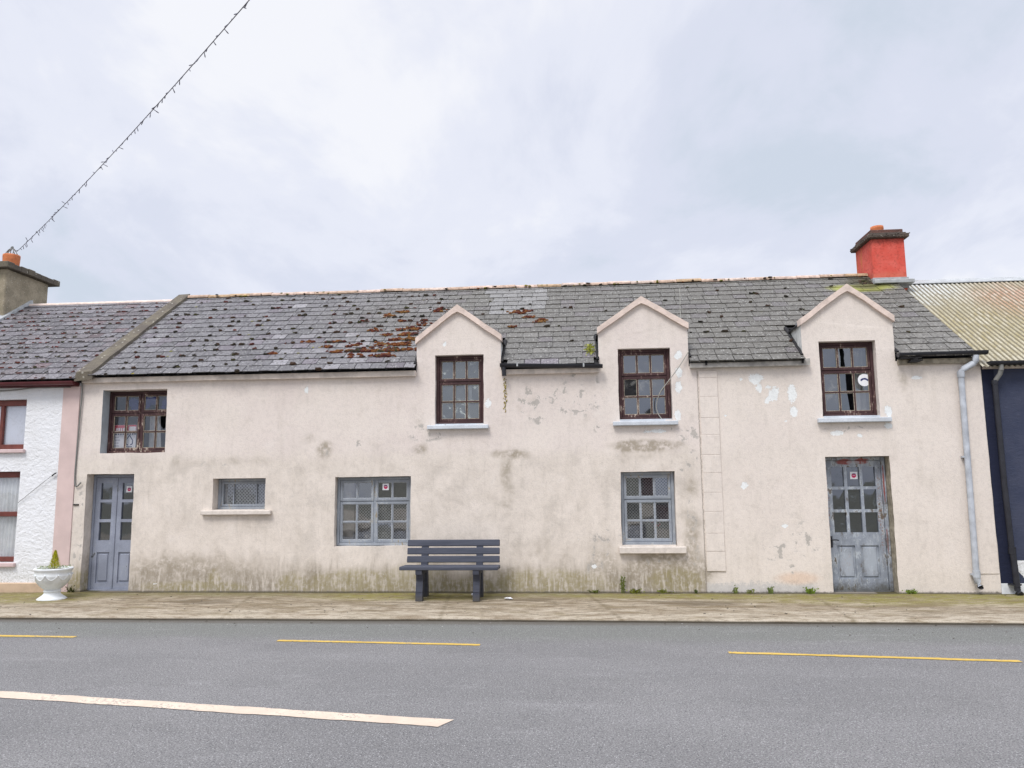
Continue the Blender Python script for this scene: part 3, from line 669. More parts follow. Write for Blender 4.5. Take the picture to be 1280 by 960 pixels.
# ---- windows
def window(key, y, lights, frame_m, putty_m, glass_m, label, fw=.045, sill=None, sill_m=None, broken=(), transom=True):
    """lights: list of (fx0, fx1, fz0, fz1, cols, rows) in fractions of the opening; cols may be a list of fractions"""
    x0, x1, z0, z1 = openings[key]
    f = MB(); g = MB()
    e = .004
    X0, X1, Z0, Z1 = x0 + e, x1 - e, z0 + e, z1 - e
    f.box(X0, X0 + fw, y, y + .08, Z0, Z1, bev=.004); f.box(X1 - fw, X1, y, y + .08, Z0, Z1, bev=.004)
    f.box(X0 + fw, X1 - fw, y + .002, y + .08, Z1 - fw, Z1, bev=.004); f.box(X0 + fw, X1 - fw, y - .006, y + .08, Z0, Z0 + fw * 1.05, bev=.004)
    ix0, ix1, iz0, iz1 = X0 + fw, X1 - fw, Z0 + fw * 1.05, Z1 - fw
    W, H = ix1 - ix0, iz1 - iz0
    if len(lights) > 1:
        zt = iz0 + H * (.63 if len(lights) == 2 else .655); f.box(ix0, ix1, y + .026, y + .075, zt - .03, zt + .03)
    if len(lights) == 4:
        xm = (ix0 + ix1) / 2; f.box(xm - .03, xm + .03, y + .028, y + .077, iz0, iz1)
    for li, (a0, a1, b0, b1, cols, rows) in enumerate(lights):
        lx0, lx1, lz0, lz1 = ix0 + W * a0, ix0 + W * a1, iz0 + H * b0, iz0 + H * b1
        gap = .004; s = .036
        lx0 += gap; lx1 -= gap; lz0 += gap; lz1 -= gap
        dy = y + (.010 if b0 > .5 else .016) + U(-.002, .002)
        f.box(lx0, lx0 + s, dy, dy + .045, lz0, lz1, bev=.003); f.box(lx1 - s, lx1, dy, dy + .045, lz0, lz1, bev=.003)
        f.box(lx0 + s, lx1 - s, dy + .0015, dy + .045, lz1 - s, lz1, bev=.003); f.box(lx0 + s, lx1 - s, dy + .0015, dy + .045, lz0, lz0 + s * 1.15, bev=.003)
        gx0, gx1, gz0, gz1 = lx0 + s, lx1 - s, lz0 + s * 1.15, lz1 - s
        cf = cols if isinstance(cols, (list, tuple)) else [i / cols for i in range(cols + 1)]
        rf = [i / rows for i in range(rows + 1)]
        mw = .011
        for c in cf[1:-1]:
            x = gx0 + (gx1 - gx0) * c; f.box(x - mw, x + mw, dy + .004, dy + .042, gz0, gz1, bev=.003)
        for r in rf[1:-1]:
            z = gz0 + (gz1 - gz0) * r; f.box(gx0, gx1, dy + .006, dy + .040, z - mw * .9, z + mw * .9, bev=.003)
        for ci in range(len(cf) - 1):
            for ri in range(rows):
                px0 = gx0 + (gx1 - gx0) * cf[ci] + (mw if ci else 0); px1 = gx0 + (gx1 - gx0) * cf[ci + 1] - (mw if ci < len(cf) - 2 else 0)
                pz0 = gz0 + (gz1 - gz0) * rf[ri] + (mw if ri else 0); pz1 = gz0 + (gz1 - gz0) * rf[ri + 1] - (mw if ri < rows - 1 else 0)
                # putty bead
                if putty_m:
                    b = .0075; py = dy + .012
                    for q in ((px0, px0 + b, pz0, pz1), (px1 - b, px1, pz0, pz1), (px0 + b, px1 - b, pz0, pz0 + b), (px0 + b, px1 - b, pz1 - b, pz1)):
                        f.box(q[0], q[1], py, py + .014, q[2], q[3], 1)
                gy = dy + .024; tx, tz = U(-.010, .010), U(-.010, .010)
                P = lambda u, v: (px0 + (px1 - px0) * u, gy + tx * (u - .5) + tz * (v - .5), pz0 + (pz1 - pz0) * v)
                bk = [q for q in broken if q[:3] == (li, ci, ri)]
                if not bk: g.face([P(0, 0), P(1, 0), P(1, 1), P(0, 1)])
                else:
                    for poly in bk[0][3]: g.face([P(*q) for q in poly])
    wo = f.build('window', [frame_m, putty_m or frame_m], house)
    if label: wo['label'] = label
    g.build('pane', glass_m, wo)
    if sill:
        sx0, sx1, sz0, sz1, pr = sill
        s = MB(); N = 14
        s.box(sx0, sx1, -pr, .0, sz0, sz1, bev=.008)
        s.box(x0 + .006, x1 - .006, .0, y - .008, max(sz0, z0 - .05), z0 + .010)
        s.build('sill', sill_m, wo)
    return wo
TOP, BOT = .655, .645
two = [(0, 1, .635, 1, 3, 1), (0, 1, 0, .625, 3, 2)]
four = [(0, .49, .66, 1, 2, 1), (.51, 1, .66, 1, 2, 1), (0, .49, 0, .65, 2, 2), (.51, 1, 0, .65, 2, 2)]
hole1 = [[(0, 0), (1, 0), (1, .30), (.55, .12), (.2, .55), (0, .62)], [(0, .62), (.2, .55), (.1, .78), (.35, 1), (0, 1)]]
vert1 = [[(0, 0), (.16, 0), (.2, .5), (.12, 1), (0, 1)], [(.52, 0), (1, 0), (1, 1), (.42, 1), (.50, .7), (.45, .45)]]
vert2 = [[(0, 0), (.5, 0), (.48, 1), (0, 1)]]
vert3 = [[(.62, 0), (1, 0), (1, 1), (.55, 1), (.42, .8), (.6, .5)], [(0, 0), (.5, 0), (.12, .2), (.05, .6), (0, .7)]]
vert4 = [[(0, 0), (.66, 0), (.60, .5), (.52, 1), (0, 1)], [(.94, 0), (1, 0), (1, .8)]]
wA = window('winA', .19, four, M['brown'], M['putty'], M['glass_clear'], 'brown window over the left door with a sale sign inside', fw=.04, broken=[(3, 1, 1, hole1)])
wS = window('small', .19, [(0, 1, 0, 1, [0, .24, .79, 1], 1)], M['blue'], None, M['glass_clear'], 'small grey horizontal window with wire mesh', sill=(-6.145, -4.972, 1.228, 1.297, .075), sill_m=M['sillcream'])
wB = window('big', .11, four, M['blue'], M['putty_b'], M['glass_low'], 'wide grey blue window with wire mesh and a small square sticker')
w1 = window('d1', .10, two, M['brown'], M['putty'], M['glass_scr'], 'brown dormer window with smeared glass', sill=(-2.42, -1.432, 2.558, 2.622, .085), sill_m=M['sillblue'])
w2 = window('d2', .10, two, M['brown'], M['putty'], M['glass_up'], 'brown dormer window with a loose cable hanging across it', sill=(.541, 1.55, 2.567, 2.632, .085), sill_m=M['sillblue'])
w3 = window('d3', .11, two, M['brown'], M['putty'], M['glass_up'], 'brown dormer window with broken panes and a round white sticker', sill=(3.675, 4.762, 2.562, 2.632, .085), sill_m=M['sillblue'],
            broken=[(0, 1, 0, vert1), (1, 1, 1, vert2), (1, 2, 1, vert3), (1, 1, 0, vert4)])
wL = window('lowR', .10, two, M['blue'], M['putty_b'], M['glass_low'], 'grey blue ground floor window with wire mesh', sill=(.586, 1.603, .597, .698, .085), sill_m=M['sillcream'])

def wire_mesh(x0, x1, z0, z1, y, parent, pitch=.034, t=.0042):
    m = MB(); W, H = x1 - x0, z1 - z0; st = pitch * 1.4142
    for sgn in (1, -1):
        c = -H
        while c < W + H:
            # line x = x0 + c + sgn*u , z = z0 + u
            us = []
            for u in (0.0, H): us.append(u)
            lo, hi = 0.0, H
            if sgn > 0: lo = max(lo, -c); hi = min(hi, W - c)
            else: lo = max(lo, c - W); hi = min(hi, c)
            if hi - lo > .01:
                a = (x0 + c + sgn * lo, z0 + lo); b = (x0 + c + sgn * hi, z0 + hi); yy = y + (.001 if sgn > 0 else .004)
                d = t * .7
                m.face([(a[0] - d * sgn, yy, a[1] + d), (a[0] + d * sgn, yy, a[1] - d), (b[0] + d * sgn, yy, b[1] - d), (b[0] - d * sgn, yy, b[1] + d)])
            c += st
    return m.build('wire_mesh', M['mesh'], parent)
o = openings['small']; wire_mesh(o[0] + .05, o[1] - .05, o[2] + .05, o[3] - .085, .262, wS, .040, .0062)
o = openings['big']; wire_mesh(o[0] + .28, o[1] - .05, o[2] + .05, o[2] + .70, .24, wB); 
o = openings['lowR']; wire_mesh(o[0] + .05, o[1] - .05, o[2] + .05, o[3] - .06, .24, wL)
def cloth(name, x0, x1, z0, z1, y, mat, parent, folds=8, amp=.018, edge=None):
    m = MB(); N = max(24, folds * 6); K = 8
    def P(i, k):
        u = i / N; v = k / K
        xa, xb = x0, x1
        if edge: xa, xb = edge(v, x0, x1)
        return (xa + (xb - xa) * u, y + math.sin(u * folds * 2 * math.pi + math.sin(v * 3 + u * 9) * .5) * amp + mnoise.noise((u * 6, v * 2, 3)) * amp * .6, z0 + (z1 - z0) * v)
    for i in range(N):
        for k in range(K): m.face([P(i, k), P(i + 1, k), P(i + 1, k + 1), P(i, k + 1)], smooth=True)
    return m.build(name, mat, parent, merge=True)
o = openings['small']
cloth('curtain', o[0] + .03, o[0] + .17, o[2] + .0, o[3] - .06, .300, M['curtain'], wS, 2, .012, lambda v, a, b: (a, b - .09 * v))
cloth('blind', o[0] + .03, o[1] - .02, o[2] + .0, o[3] - .07, .42, simple('grey_net', (.33, .34, .34, 1), .95), wS, 9, .012)
o = openings['d3']
cloth('curtain', o[1] - .22, o[1] + .05, o[2] - .05, o[3] - .1, .40, M['curtain'], w3, 3, .014, lambda v, a, b: (a + .04 * v, b))
o = openings['d1']
cloth('curtain', o[0] + .42, o[0] + .58, o[2] + .38, o[2] + .72, .16, M['curtain'], w1, 1, .01, lambda v, a, b: (a + .12 * (1 - v), b))
o = openings['winA']
cloth('curtain', o[0] + .56, o[0] + .80, o[2] - .05, o[3] - .35, .50, M['curtain'], wA, 3, .014, lambda v, a, b: (a, b - .05 * v))
cb = MB(); cb.box(-3.9, -3.68, .22, .50, .60, 1.72)
cb.build('shutter_board', M['oldboard'], wB)
# blue pictures behind the top panes of the upper left window
def disc(m, cx, cz, r, y, mi=0, n=20, th=None, a0=0, a1=2 * math.pi):
    if th is None:
        m.face([(cx + r * math.cos(2 * math.pi * k / n), y, cz + r * math.sin(2 * math.pi * k / n)) for k in range(n)], mi)
    else:
        for k in range(n):
            a, b = a0 + (a1 - a0) * k / n, a0 + (a1 - a0) * (k + 1) / n
            m.face([(cx + r * math.cos(a), y, cz + r * math.sin(a)), (cx + r * math.cos(b), y, cz + r * math.sin(b)), (cx + (r - th) * math.cos(b), y, cz + (r - th) * math.sin(b)), (cx + (r - th) * math.cos(a), y, cz + (r - th) * math.sin(a))], mi)
def sticker(x, z, y, s, parent):
    m = MB(); m.box(x - s, x + s, y - .0012, y, z - s, z + s)
    disc(m, x, z - s * .05, s * .62, y - .0022, 1); m.box(x - s * .50, x + s * .50, y - .0042, y - .0028, z + s * .30, z + s * .50, 2)
    m.box(x - s * .34, x + s * .34, y - .0042, y - .0028, z - s * .02, z + s * .10, 0)
    return m.build('sticker', [M['paper'], M['magenta'], M['navyprint']], parent)
sticker(-3.136, 1.652, .131, .052, wB)
m = MB(); disc(m, 4.473, 3.235, .098, .138, 0, 28)
disc(m, 4.473, 3.19, .078, .1365, 1, 10, .026, R(40), R(140)); 
for q in (-.05, .05): m.box(4.473 + q - .008, 4.473 + q + .008, .1345, .1360, 3.222, 3.242, 1)
m.build('round_sticker', [M['paper'], M['navyprint']], w3)
m = MB()
for (cx, cz, rr) in ((-7.57, 3.12, .09), (-7.32, 3.12, .10), (-7.19, 3.14, .07), (-7.50, 3.06, .10), (-7.0, 3.12, .055), (-7.03, 3.04, .04)):
    n = 18; m.face([(cx + rr * (1 + U(-.25, .25)) * math.cos(2 * math.pi * k / n), .232 + cx * .0006, cz + rr * (1 + U(-.25, .25)) * math.sin(2 * math.pi * k / n)) for k in range(n)])
m.build('paint_blot', M['navyprint'], wA)

# ---- doors
def leaf(name, x0, x1, z0, z1, y, panes, panels, mat, parent, glass, rails=.03):
    """panes / panels: rects (x0,x1,z0,z1); everything else is solid timber"""
    m = MB(); t = .045
    holes = panes + panels
    xs = sorted(set([x0, x1] + [v for h in holes for v in h[:2]])); zs = sorted(set([z0, z1] + [v for h in holes for v in h[2:]]))
    for a, b in zip(xs, xs[1:]):
        for c, d in zip(zs, zs[1:]):
            xm, zm = (a + b) / 2, (c + d) / 2
            if not any(h[0] < xm < h[1] and h[2] < zm < h[3] for h in holes):
                m.face([(a, y, c), (b, y, c), (b, y, d), (a, y, d)])
    for h in holes:
        a, b, c, d = h
        m.face([(a, y, d), (b, y, d), (b, y + t, d), (a, y + t, d)]); m.face([(a, y, c), (a, y + t, c), (b, y + t, c), (b, y, c)])
        m.face([(a, y, c), (a, y, d), (a, y + t, d), (a, y + t, c)]); m.face([(b, y, c), (b, y + t, c), (b, y + t, d), (b, y, d)])
    for (a, b, c, d) in panels:
        m.face([(a, y + .022, c), (b, y + .022, c), (b, y + .022, d), (a, y + .022, d)])
        # raised field with moulding
        e = .026; k = .014
        m.hexa([(a + e, y + .022, c + e), (b - e, y + .022, c + e), (b - e, y + .022, d - e), (a + e, y + .022, d - e),
                (a + e + k, y + .006, c + e + k), (b - e - k, y + .006, c + e + k), (b - e - k, y + .006, d - e - k), (a + e + k, y + .006, d - e - k)])
    for a, b in ((x0, x0), (x1, x1)): m.face([(a, y, z0), (a, y, z1), (a, y + t, z1), (a, y + t, z0)])
    o = m.build(name, mat, parent)
    return o
# left double door
dm = MB(); x0, x1, z0, z1 = openings['doorL']
dm.box(x0 + .004, x0 + .042, .19, .27, .0, z1 - .004, bev=.004); dm.box(x1 - .03, x1 - .003, .19, .27, .0, z1 - .004); dm.box(x0 + .042, x1 - .03, .192, .27, z1 - .05, z1 - .004, bev=.004)
dm.box(x0 + .042, x1 - .03, .17, .27, .0, .022)
dL = tag(dm.build('door', M['bluedoor'], house), 'blue grey glazed double door at the left end')
lx = [(-8.124, -7.752), (-7.746, -7.374)]
for k, (a, b) in enumerate(lx):
    pa, pb = a + .085, b - .085
    panes = [(pa, pb, 1.487, 1.765), (pa, pb, 1.160, 1.440), (pa, pb, .815, 1.112)]
    leaf('door_leaf', a, b, .025, z1 - .054, .205, panes, [(a + .075, b - .075, .12, .62)], M['bluedoor'], dL, None)
for a, b in lx:
    g = MB()
    for (c, d) in ((1.487, 1.765), (1.160, 1.440), (.815, 1.112)):
        g.face([(a + .085, .232 + U(-.002, .002), c), (b - .085, .232, c), (b - .085, .232 + U(-.002, .002), d), (a + .085, .232, d)])
    g.build('pane', M['glass_door'], dL)
h = MB(); h.box(-7.757, -7.741, .190, .205, .03, z1 - .06, bev=.004); h.build('meeting_bead', M['bluedoor'], dL)
sticker(-7.555, 1.655, .228, .050, dL)
# right single door
dm = MB(); x0, x1, z0, z1 = openings['doorR']
dm.box(x0 + .004, x0 + .028, .19, .27, .0, z1 - .004); dm.box(x1 - .060, x1 - .004, .175, .27, .0, z1 - .004, bev=.006); dm.box(x0 + .028, x1 - .060, .192, .27, z1 - .055, z1 - .004, bev=.004)
dm.box(x0 + .028, x1 - .060, .17, .27, .0, .020)
dR = tag(dm.build('door', M['olddoor'], house), 'peeling grey nine pane door under the right dormer')
a, b = x0 + .032, x1 - .066
cx = [a + .115, a + .115 + .195]; wd = .19; gp_ = .045
cols_ = [(a + .108 + i * (wd + gp_), a + .108 + i * (wd + gp_) + wd) for i in range(3)]
panes = [(c[0], c[1], r[0], r[1]) for r in ((1.585, 1.885), (1.235, 1.540), (.885, 1.190)) for c in cols_]
panels = [(a + .125, a + .395, .19, .69), (a + .475, a + .745, .19, .69)]
leaf('door_leaf', a, b, .024, z1 - .060, .205, panes, panels, M['olddoor'], dR, None)
g = MB()
for q in panes: g.face([(q[0], .235 + U(-.002, .002), q[2]), (q[1], .235, q[2]), (q[1], .235 + U(-.002, .002), q[3]), (q[0], .235, q[3])])
g.build('pane', M['glass_door'], dR)
h = MB(); h.box(a + .028, a + .066, .196, .205, .66, .83, bev=.004); h.tube([(a + .047, .196, .775), (a + .047, .155, .775)], .009, 8); h.tube([(a + .047, .158, .775), (a + .10, .156, .778), (a + .145, .158, .770)], .009, 8)
h.build('door_handle', M['black'], dR)
sticker(4.245, 1.755, .230, .056, dR)

# ---- dormers
for d in dormers:
    xl, xr, zl, zr, xa, za = d
    r = MB(); ya = (za - .05 - A0) / B0
    ysl, ysr = (zl - .08 - A0) / B0 - .05, (zr - .08 - A0) / B0 - .05
    xo, xp = xl - .03, xr + .03; t_ = .03
    V_ = [(xo, .13, zl - .06), (xa, .13, za - .035), (xp, .13, zr - .06), (xp, ysr, zr - .06), (xa, ya, za - .035), (xo, ysl, zl - .06)]
    V2 = [(p_[0], p_[1], p_[2] - t_) for p_ in V_]
    r.mesh(V_ + V2, [(0, 1, 4, 5), (1, 2, 3, 4), (6, 11, 10, 7), (7, 10, 9, 8), (0, 6, 7, 1), (1, 7, 8, 2), (2, 8, 9, 3), (3, 9, 10, 4), (4, 10, 11, 5), (5, 11, 6, 0)])
    dorm = r.build('dormer', M['tar'], house)
    for x, zs, s in ((xl, zl, 1), (xr, zr, -1)):
        m = MB(); ys = (zs - A0) / B0
        m.prism([(.012, 3.46), (.012, zs - .06), (ys, zs - .06), (ys, zs - .12)], 'x', min(x + s * .003, x + s * .05), max(x + s * .003, x + s * .05), 0)
        m.build('cheek', M['cheek'], dorm)
    c = MB(); t = .098; N = 8
    po = [(xl - .014 + (xa - xl + .014) * i / N, zl + (za - zl) * i / N) for i in range(N + 1)] + [(xa + (xr + .014 - xa) * i / N, za + (zr - za) * i / N) for i in range(1, N + 1)]
    po = [(p_[0], p_[1] + .012 + mnoise.noise((p_[0] * 5, p_[1] * 5, 3)) * .010) for p_ in po]
    pi_ = [(p_[0], p_[1] - t - .02 * (abs(k - N) < 1) + mnoise.noise((p_[0] * 6, p_[1] * 6, 8)) * .007) for k, p_ in enumerate(po)]
    n = len(po); yf = lambda k: -.055 + mnoise.noise((po[k][0] * 3, po[k][1] * 3, 2)) * .008
    vs = [(p_[0], yf(k), p_[1]) for k, p_ in enumerate(po)] + [(p_[0], yf(k), p_[1]) for k, p_ in enumerate(pi_)] + [(p_[0], .14, p_[1]) for p_ in po] + [(p_[0], .14, p_[1]) for p_ in pi_]
    fs = [(0, n, 3 * n, 2 * n), (n - 1, 3 * n - 1, 4 * n - 1, 2 * n - 1)]
    for k in range(n - 1):
        fs += [(k, n + k, n + k + 1, k + 1), (k, k + 1, 2 * n + k + 1, 2 * n + k), (n + k, 3 * n + k, 3 * n + k + 1, n + k + 1)]
    c.mesh(vs, fs); c.build('coping', M['coping'], dorm)
    for x, zs, s in ((xl, zl, -1), (xr, zr, 1)):
        f = MB(); ys = (zs - A0) / B0 + .02; N = 16; pts = []; rr = []
        for i in range(N + 1):
            y = -.06 + (ys + .06) * i / N; pts.append((x + s * (.014 + U(0, .008)), y, rz(y) + .025)); rr.append(.018 + U(0, .010) + .012 * (i > N - 4))
        f.tube(pts, rr, 7); f.build('flashing', M['tar'], dorm)

# ---- slate roofs
def dormer_skip(x, y):
    for (xl, xr, zl, zr, xa, za) in dormers:
        if xl < x < xr:
            k = (za - min(zl, zr)) / ((xr - xl) / 2)
            if rz(y) < za - abs(x - xa) * k - .10: return True
    return False
def slates(name, parent, xA, xB, a, b, y_eave, y_ridge, mat, colfn, clip=None, skip=None, gauge=.222, wid=.27, jit=1.0):
    m = MB(); L = math.hypot(1, b); ny, nz = -b / L, 1 / L
    slen = (y_ridge - y_eave) * L; rows = int(math.ceil(slen / gauge))
    # decking under the slates
    cuts = [xA] + ([v for d in dormers for v in d[:2]] if skip else []) + [xB]
    for ci, (ca, cb) in enumerate(zip(cuts, cuts[1:])):
        ys_ = y_eave + .03
        if ci % 2: ys_ = (min(dormers[ci // 2][2:4]) - A0) / B0 + .10
        m.face([(ca, ys_, a + b * ys_ - .03), (cb, ys_, a + b * ys_ - .03), (cb, y_ridge, a + b * y_ridge - .03), (ca, y_ridge, a + b * y_ridge - .03)], 1)
    def P(x, u, h):
        y = y_eave + u / L; return (x, y + ny * h, a + b * y + nz * h)
    for r in range(rows):
        u0 = r * gauge + U(-.004, .004) * jit
        x = xA - (wid * .5 if r % 2 else 0) - U(0, .03)
        while x < xB:
            wv = wid * U(.90, 1.10); xa, xb = max(x, xA), min(x + wv - .010, xB); x += wv
            if xb - xa < .03: continue
            xm = (xa + xb) / 2; ym = y_eave + (u0 + gauge * .5) / L
            if skip and skip(xm, ym): continue
            if clip:
                xa, xb = clip(xa, xb, y_eave + (u0) / L)
                if xb - xa < .03: continue
            du = U(-.007, .007) * jit; rot = U(-.006, .006) * jit; hh = U(0, .006) * jit
            if random.random() < .025 * jit: du -= U(.01, .035); rot += U(-.03, .03)
            ul = max(u0 + du, -.03); uu = min(u0 + gauge * 1.85, slen)
            h0, h1 = .022 + hh, .006
            t = .013; cc = colfn(xm, ym)
            A, B_, C_, D = P(xa, ul - rot, h0), P(xb, ul + rot, h0 + U(-.003, .003)), P(xb, uu, h1), P(xa, uu, h1)
            m.face([A, B_, C_, D], 0, cc)
            lo = lambda q: (q[0], q[1] - ny * t, q[2] - nz * t)
            dk = tuple(v * .42 for v in cc)  # slate edges coloured darker, painting in the shadow lines between rows
            m.face([lo(A), lo(B_), B_, A], 0, dk); m.face([lo(B_), lo(C_), C_, B_], 0, dk); m.face([lo(D), lo(A), A, D], 0, dk)
    return m.build(name, [mat, M['tar']], parent)
def clip_d(xa, xb, y):
    for (xl, xr, zl, zr, xm_, za) in dormers:
        if y < (min(zl, zr) - A0) / B0 + .02:
            if xa < xl < xb: xb = xl - .002
            elif xa < xr < xb: xa = xr + .002
    return xa, xb
def col_main(x, y):
    k = random.choice((.78, .86, .93, .97, 1.0, 1.0, 1.04, 1.1, 1.2))
    base = (.136, .130, .137)
    if x > -2.4: base = (.122, .117, .110)
    if x > 2.0: base = (.116, .110, .100)
    if random.random() < .10: base = (.130, .115, .130)
    if -5.0 < x < -2.6 and random.random() < .22 and y < 1.2: k *= 1.5
    if -1.72 < x < -.55 and y > 1.75 and y - 1.75 > (x + .75) * .55:
        base = (.29, .29, .30); k = U(.85, 1.15)
    if x > 4.9 and y < .9: k *= U(.9, 1.5)
    if random.random() < .02: k *= 1.5
    return tuple(v * k for v in base)
roof = slates('roof', house, -8.16, 6.06, A0, B0, -.155, RY - .03, M['slate'], col_main, clip_d, dormer_skip)
# rear slope
rb = MB(); rb.face([(-8.3, RY, rz(RY) - .01), (6.1, RY, rz(RY) - .01), (6.1, BY + .15, rz(RY) - B0 * (BY + .15 - RY)), (-8.3, BY + .15, rz(RY) - B0 * (BY + .15 - RY))], 0, (.15, .145, .16))
rb.build('rear_slope', M['slate'], roof)
# ridge tiles
def ridge(name, x0, x1, y, z, parent, mat, seg=.46, r=.115):
    m = MB(); x = x0
    while x < x1 - .02:
        e = min(x + seg * U(.95, 1.05), x1); dz = U(-.008, .008); dz2 = dz + U(-.006, .006)
        cc = random.choice(((.50, .37, .29), (.54, .41, .34), (.45, .33, .25), (.52, .42, .36), (.42, .30, .19)))
        n = 8; ra, rb_ = [], []
        for k in range(n + 1):
            a = R(-8 + 196 * k / n)
            ra.append((x + .003, y - math.cos(a) * r * 1.15, z + dz + math.sin(a) * r * .62)); rb_.append((e - .003, y - math.cos(a) * r * 1.15, z + dz2 + math.sin(a) * r * .62))
        for k in range(n): m.face([ra[k], rb_[k], rb_[k + 1], ra[k + 1]], 0, cc, True)
        m.face(ra[::-1], 0, cc); m.face(rb_, 0, cc)
        x = e
    return m.build(name, mat, parent)
M['ridge'] = mat_attr('ridge_tile', .9, .35, 14, .5)
ridge('ridge_tile_run', -8.12, 5.66, RY, rz(RY) - .035, roof, M['ridge'])
# moss
ms = MB()
tl = math.atan(B0)
def clump(x, y, s, cc, flat=.35):
    ms.blob(x, y, rz(y) + .022, s * U(.8, 1.6), s * U(.5, .9), s * flat, 0, cc, .3, tl)
RUST = [(.125, .036, .016), (.16, .056, .018), (.09, .026, .018), (.07, .020, .016), (.15, .066, .020), (.17, .085, .025)]
DARK = [(.022, .02, .015), (.035, .028, .02), (.05, .03, .02), (.04, .038, .016)]
GREEN = [(.20, .19, .03), (.16, .15, .04), (.26, .22, .04)]
def on_row(y):
    g_ = .222 / math.hypot(1, B0); k = round((y + .155) / g_); return -.155 + k * g_ + .004
def okp(x, y): return -8.0 < x < 6.0 and y < 2.8 and not dormer_skip(x, y)
def patch(x, y, s_, cols, n):
    y = on_row(y)
    for _ in range(n):
        px, py = x + random.gauss(0, s_), y + abs(random.gauss(0, s_ * .75)) - .01
        if okp(px, py): clump(px, py, U(.020, .044), random.choice(cols), .9)
for (x, y, sx, sy, n) in ((-3.22, .20, .30, .14, 13), (-3.05, .62, .26, .14, 8), (-3.0, 1.02, .18, .10, 7), (-3.85, .50, .22, .16, 6), (-2.75, 1.25, .25, .2, 5), (-3.5, 1.5, .4, .3, 5), (-.95, 1.62, .30, .12, 3), (-2.45, 1.85, .2, .06, 3), (-2.75, .75, .10, .06, 3), (-4.4, .35, .6, .3, 4), (-.8, 1.25, .3, .1, 2)):
    for _ in range(n): patch(random.gauss(x, sx * .7), random.gauss(y, sy), U(.03, .085), RUST if random.random() < .8 else RUST[2:4] + DARK, random.randint(9, 22))
for _ in range(210): patch(U(-8.0, -2.5), U(-.1, 2.75), U(.006, .022), random.choice((DARK, DARK, DARK + RUST[2:4])), random.randint(1, 3))
for _ in range(60): patch(U(-2.4, 6.0), U(-.1, 2.75), U(.008, .02), DARK, random.randint(1, 3))
for _ in range(150):
    px, py = U(-2.4, 6.0), on_row(U(-.1, 2.7))
    if okp(px, py): clump(px, py, U(.010, .024), random.choice(DARK))
for _ in range(26):
    px, py = U(-8.0, -2.6), on_row(U(-.15, 2.8))
    if okp(px, py): clump(px, py, U(.018, .035), random.choice(GREEN))
for _ in range(70):
    px = random.choice((U(-8, 5.6), random.gauss(-.6, .5), random.gauss(2.6, 1.0), random.gauss(-5.9, .5), random.gauss(-2.0, .8))); 
    if px < 5.6 and px > -8: ms.blob(px, RY - U(.09, .15), rz(RY) + U(-.03, .02) - .02, U(.015, .05), .025, .016, 0, random.choice(GREEN + GREEN + RUST[1:2] + DARK), .3)
for _ in range(26): clump(random.gauss(5.5, .15), 2.62 + U(-.12, .1), U(.02, .05), random.choice(DARK + [(.07, .06, .02)]))
tag(ms.build('moss', M['moss'], roof), 'rust red, black and yellow green moss cushions', kind='stuff')
# verge mortar band
vm = MB(); N = 26
for i in range(N):
    y0 = -.16 + (RY + .14) * i / N; y1 = -.16 + (RY + .14) * (i + 1) / N
    wl = -8.40 + .03 * i / N; wr0 = -8.075 + mnoise.noise((i * .35, 0, 0)) * .02; wr1 = -8.075 + mnoise.noise(((i + 1) * .35, 0, 0)) * .02
    h = .075
    vm.hexa([(wl, y0, rz(y0) - .08), (wr0, y0, rz(y0) - .05), (wr1, y1, rz(y1) - .05), (wl, y1, rz(y1) - .08),
             (wl + .03, y0, rz(y0) + h), (wr0 - .02, y0, rz(y0) + h + .01), (wr1 - .02, y1, rz(y1) + h + .01), (wl + .03, y1, rz(y1) + h)])
vm.build('verge', M['verge'], house, merge=True)

# ---- eaves: fascias, gutters
f = MB(); N = 24
for i in range(N):
    a = HX0 + .06 + (-2.62 - HX0 - .06) * i / N; b = HX0 + .06 + (-2.62 - HX0 - .06) * (i + 1) / N
    za = 3.437 + mnoise.noise((a * .9, 1, 1)) * .016 - .01 * (a + 8) / 5.5; zb_ = 3.437 + mnoise.noise((b * .9, 1, 1)) * .016 - .01 * (b + 8) / 5.5
    f.hexa([(a, -.075, za), (b, -.075, zb_), (b, -.004, zb_), (a, -.004, za), (a, -.070, 3.520), (b, -.070, 3.520), (b, -.004, 3.520), (a, -.004, 3.520)])
f.build('fascia', M['cream'], house, merge=True)
f = MB(); f.box(1.770, 3.50, -.085, -.004, 3.455, 3.530); f.box(1.772, 3.60, -.094, -.086, 3.455, 3.565, bev=.004); f.box(1.80, 3.585, -.080, -.004, 3.533, 3.56)
for x in (2.0, 3.47): f.box(x, x + .03, -.115, -.095, 3.49, 3.60, 1)
tag(f.build('fascia', [M['oldboard'], M['tar']], house), 'weathered grey board below the slates')
f = MB(); f.box(-1.22, .335, -.07, -.004, 3.42, 3.50); f.build('fascia', M['cream'], house)
f = MB(); f.box(4.93, 6.12, -.05, -.004, 3.44, 3.52); f.build('fascia', M['jamb'], house)
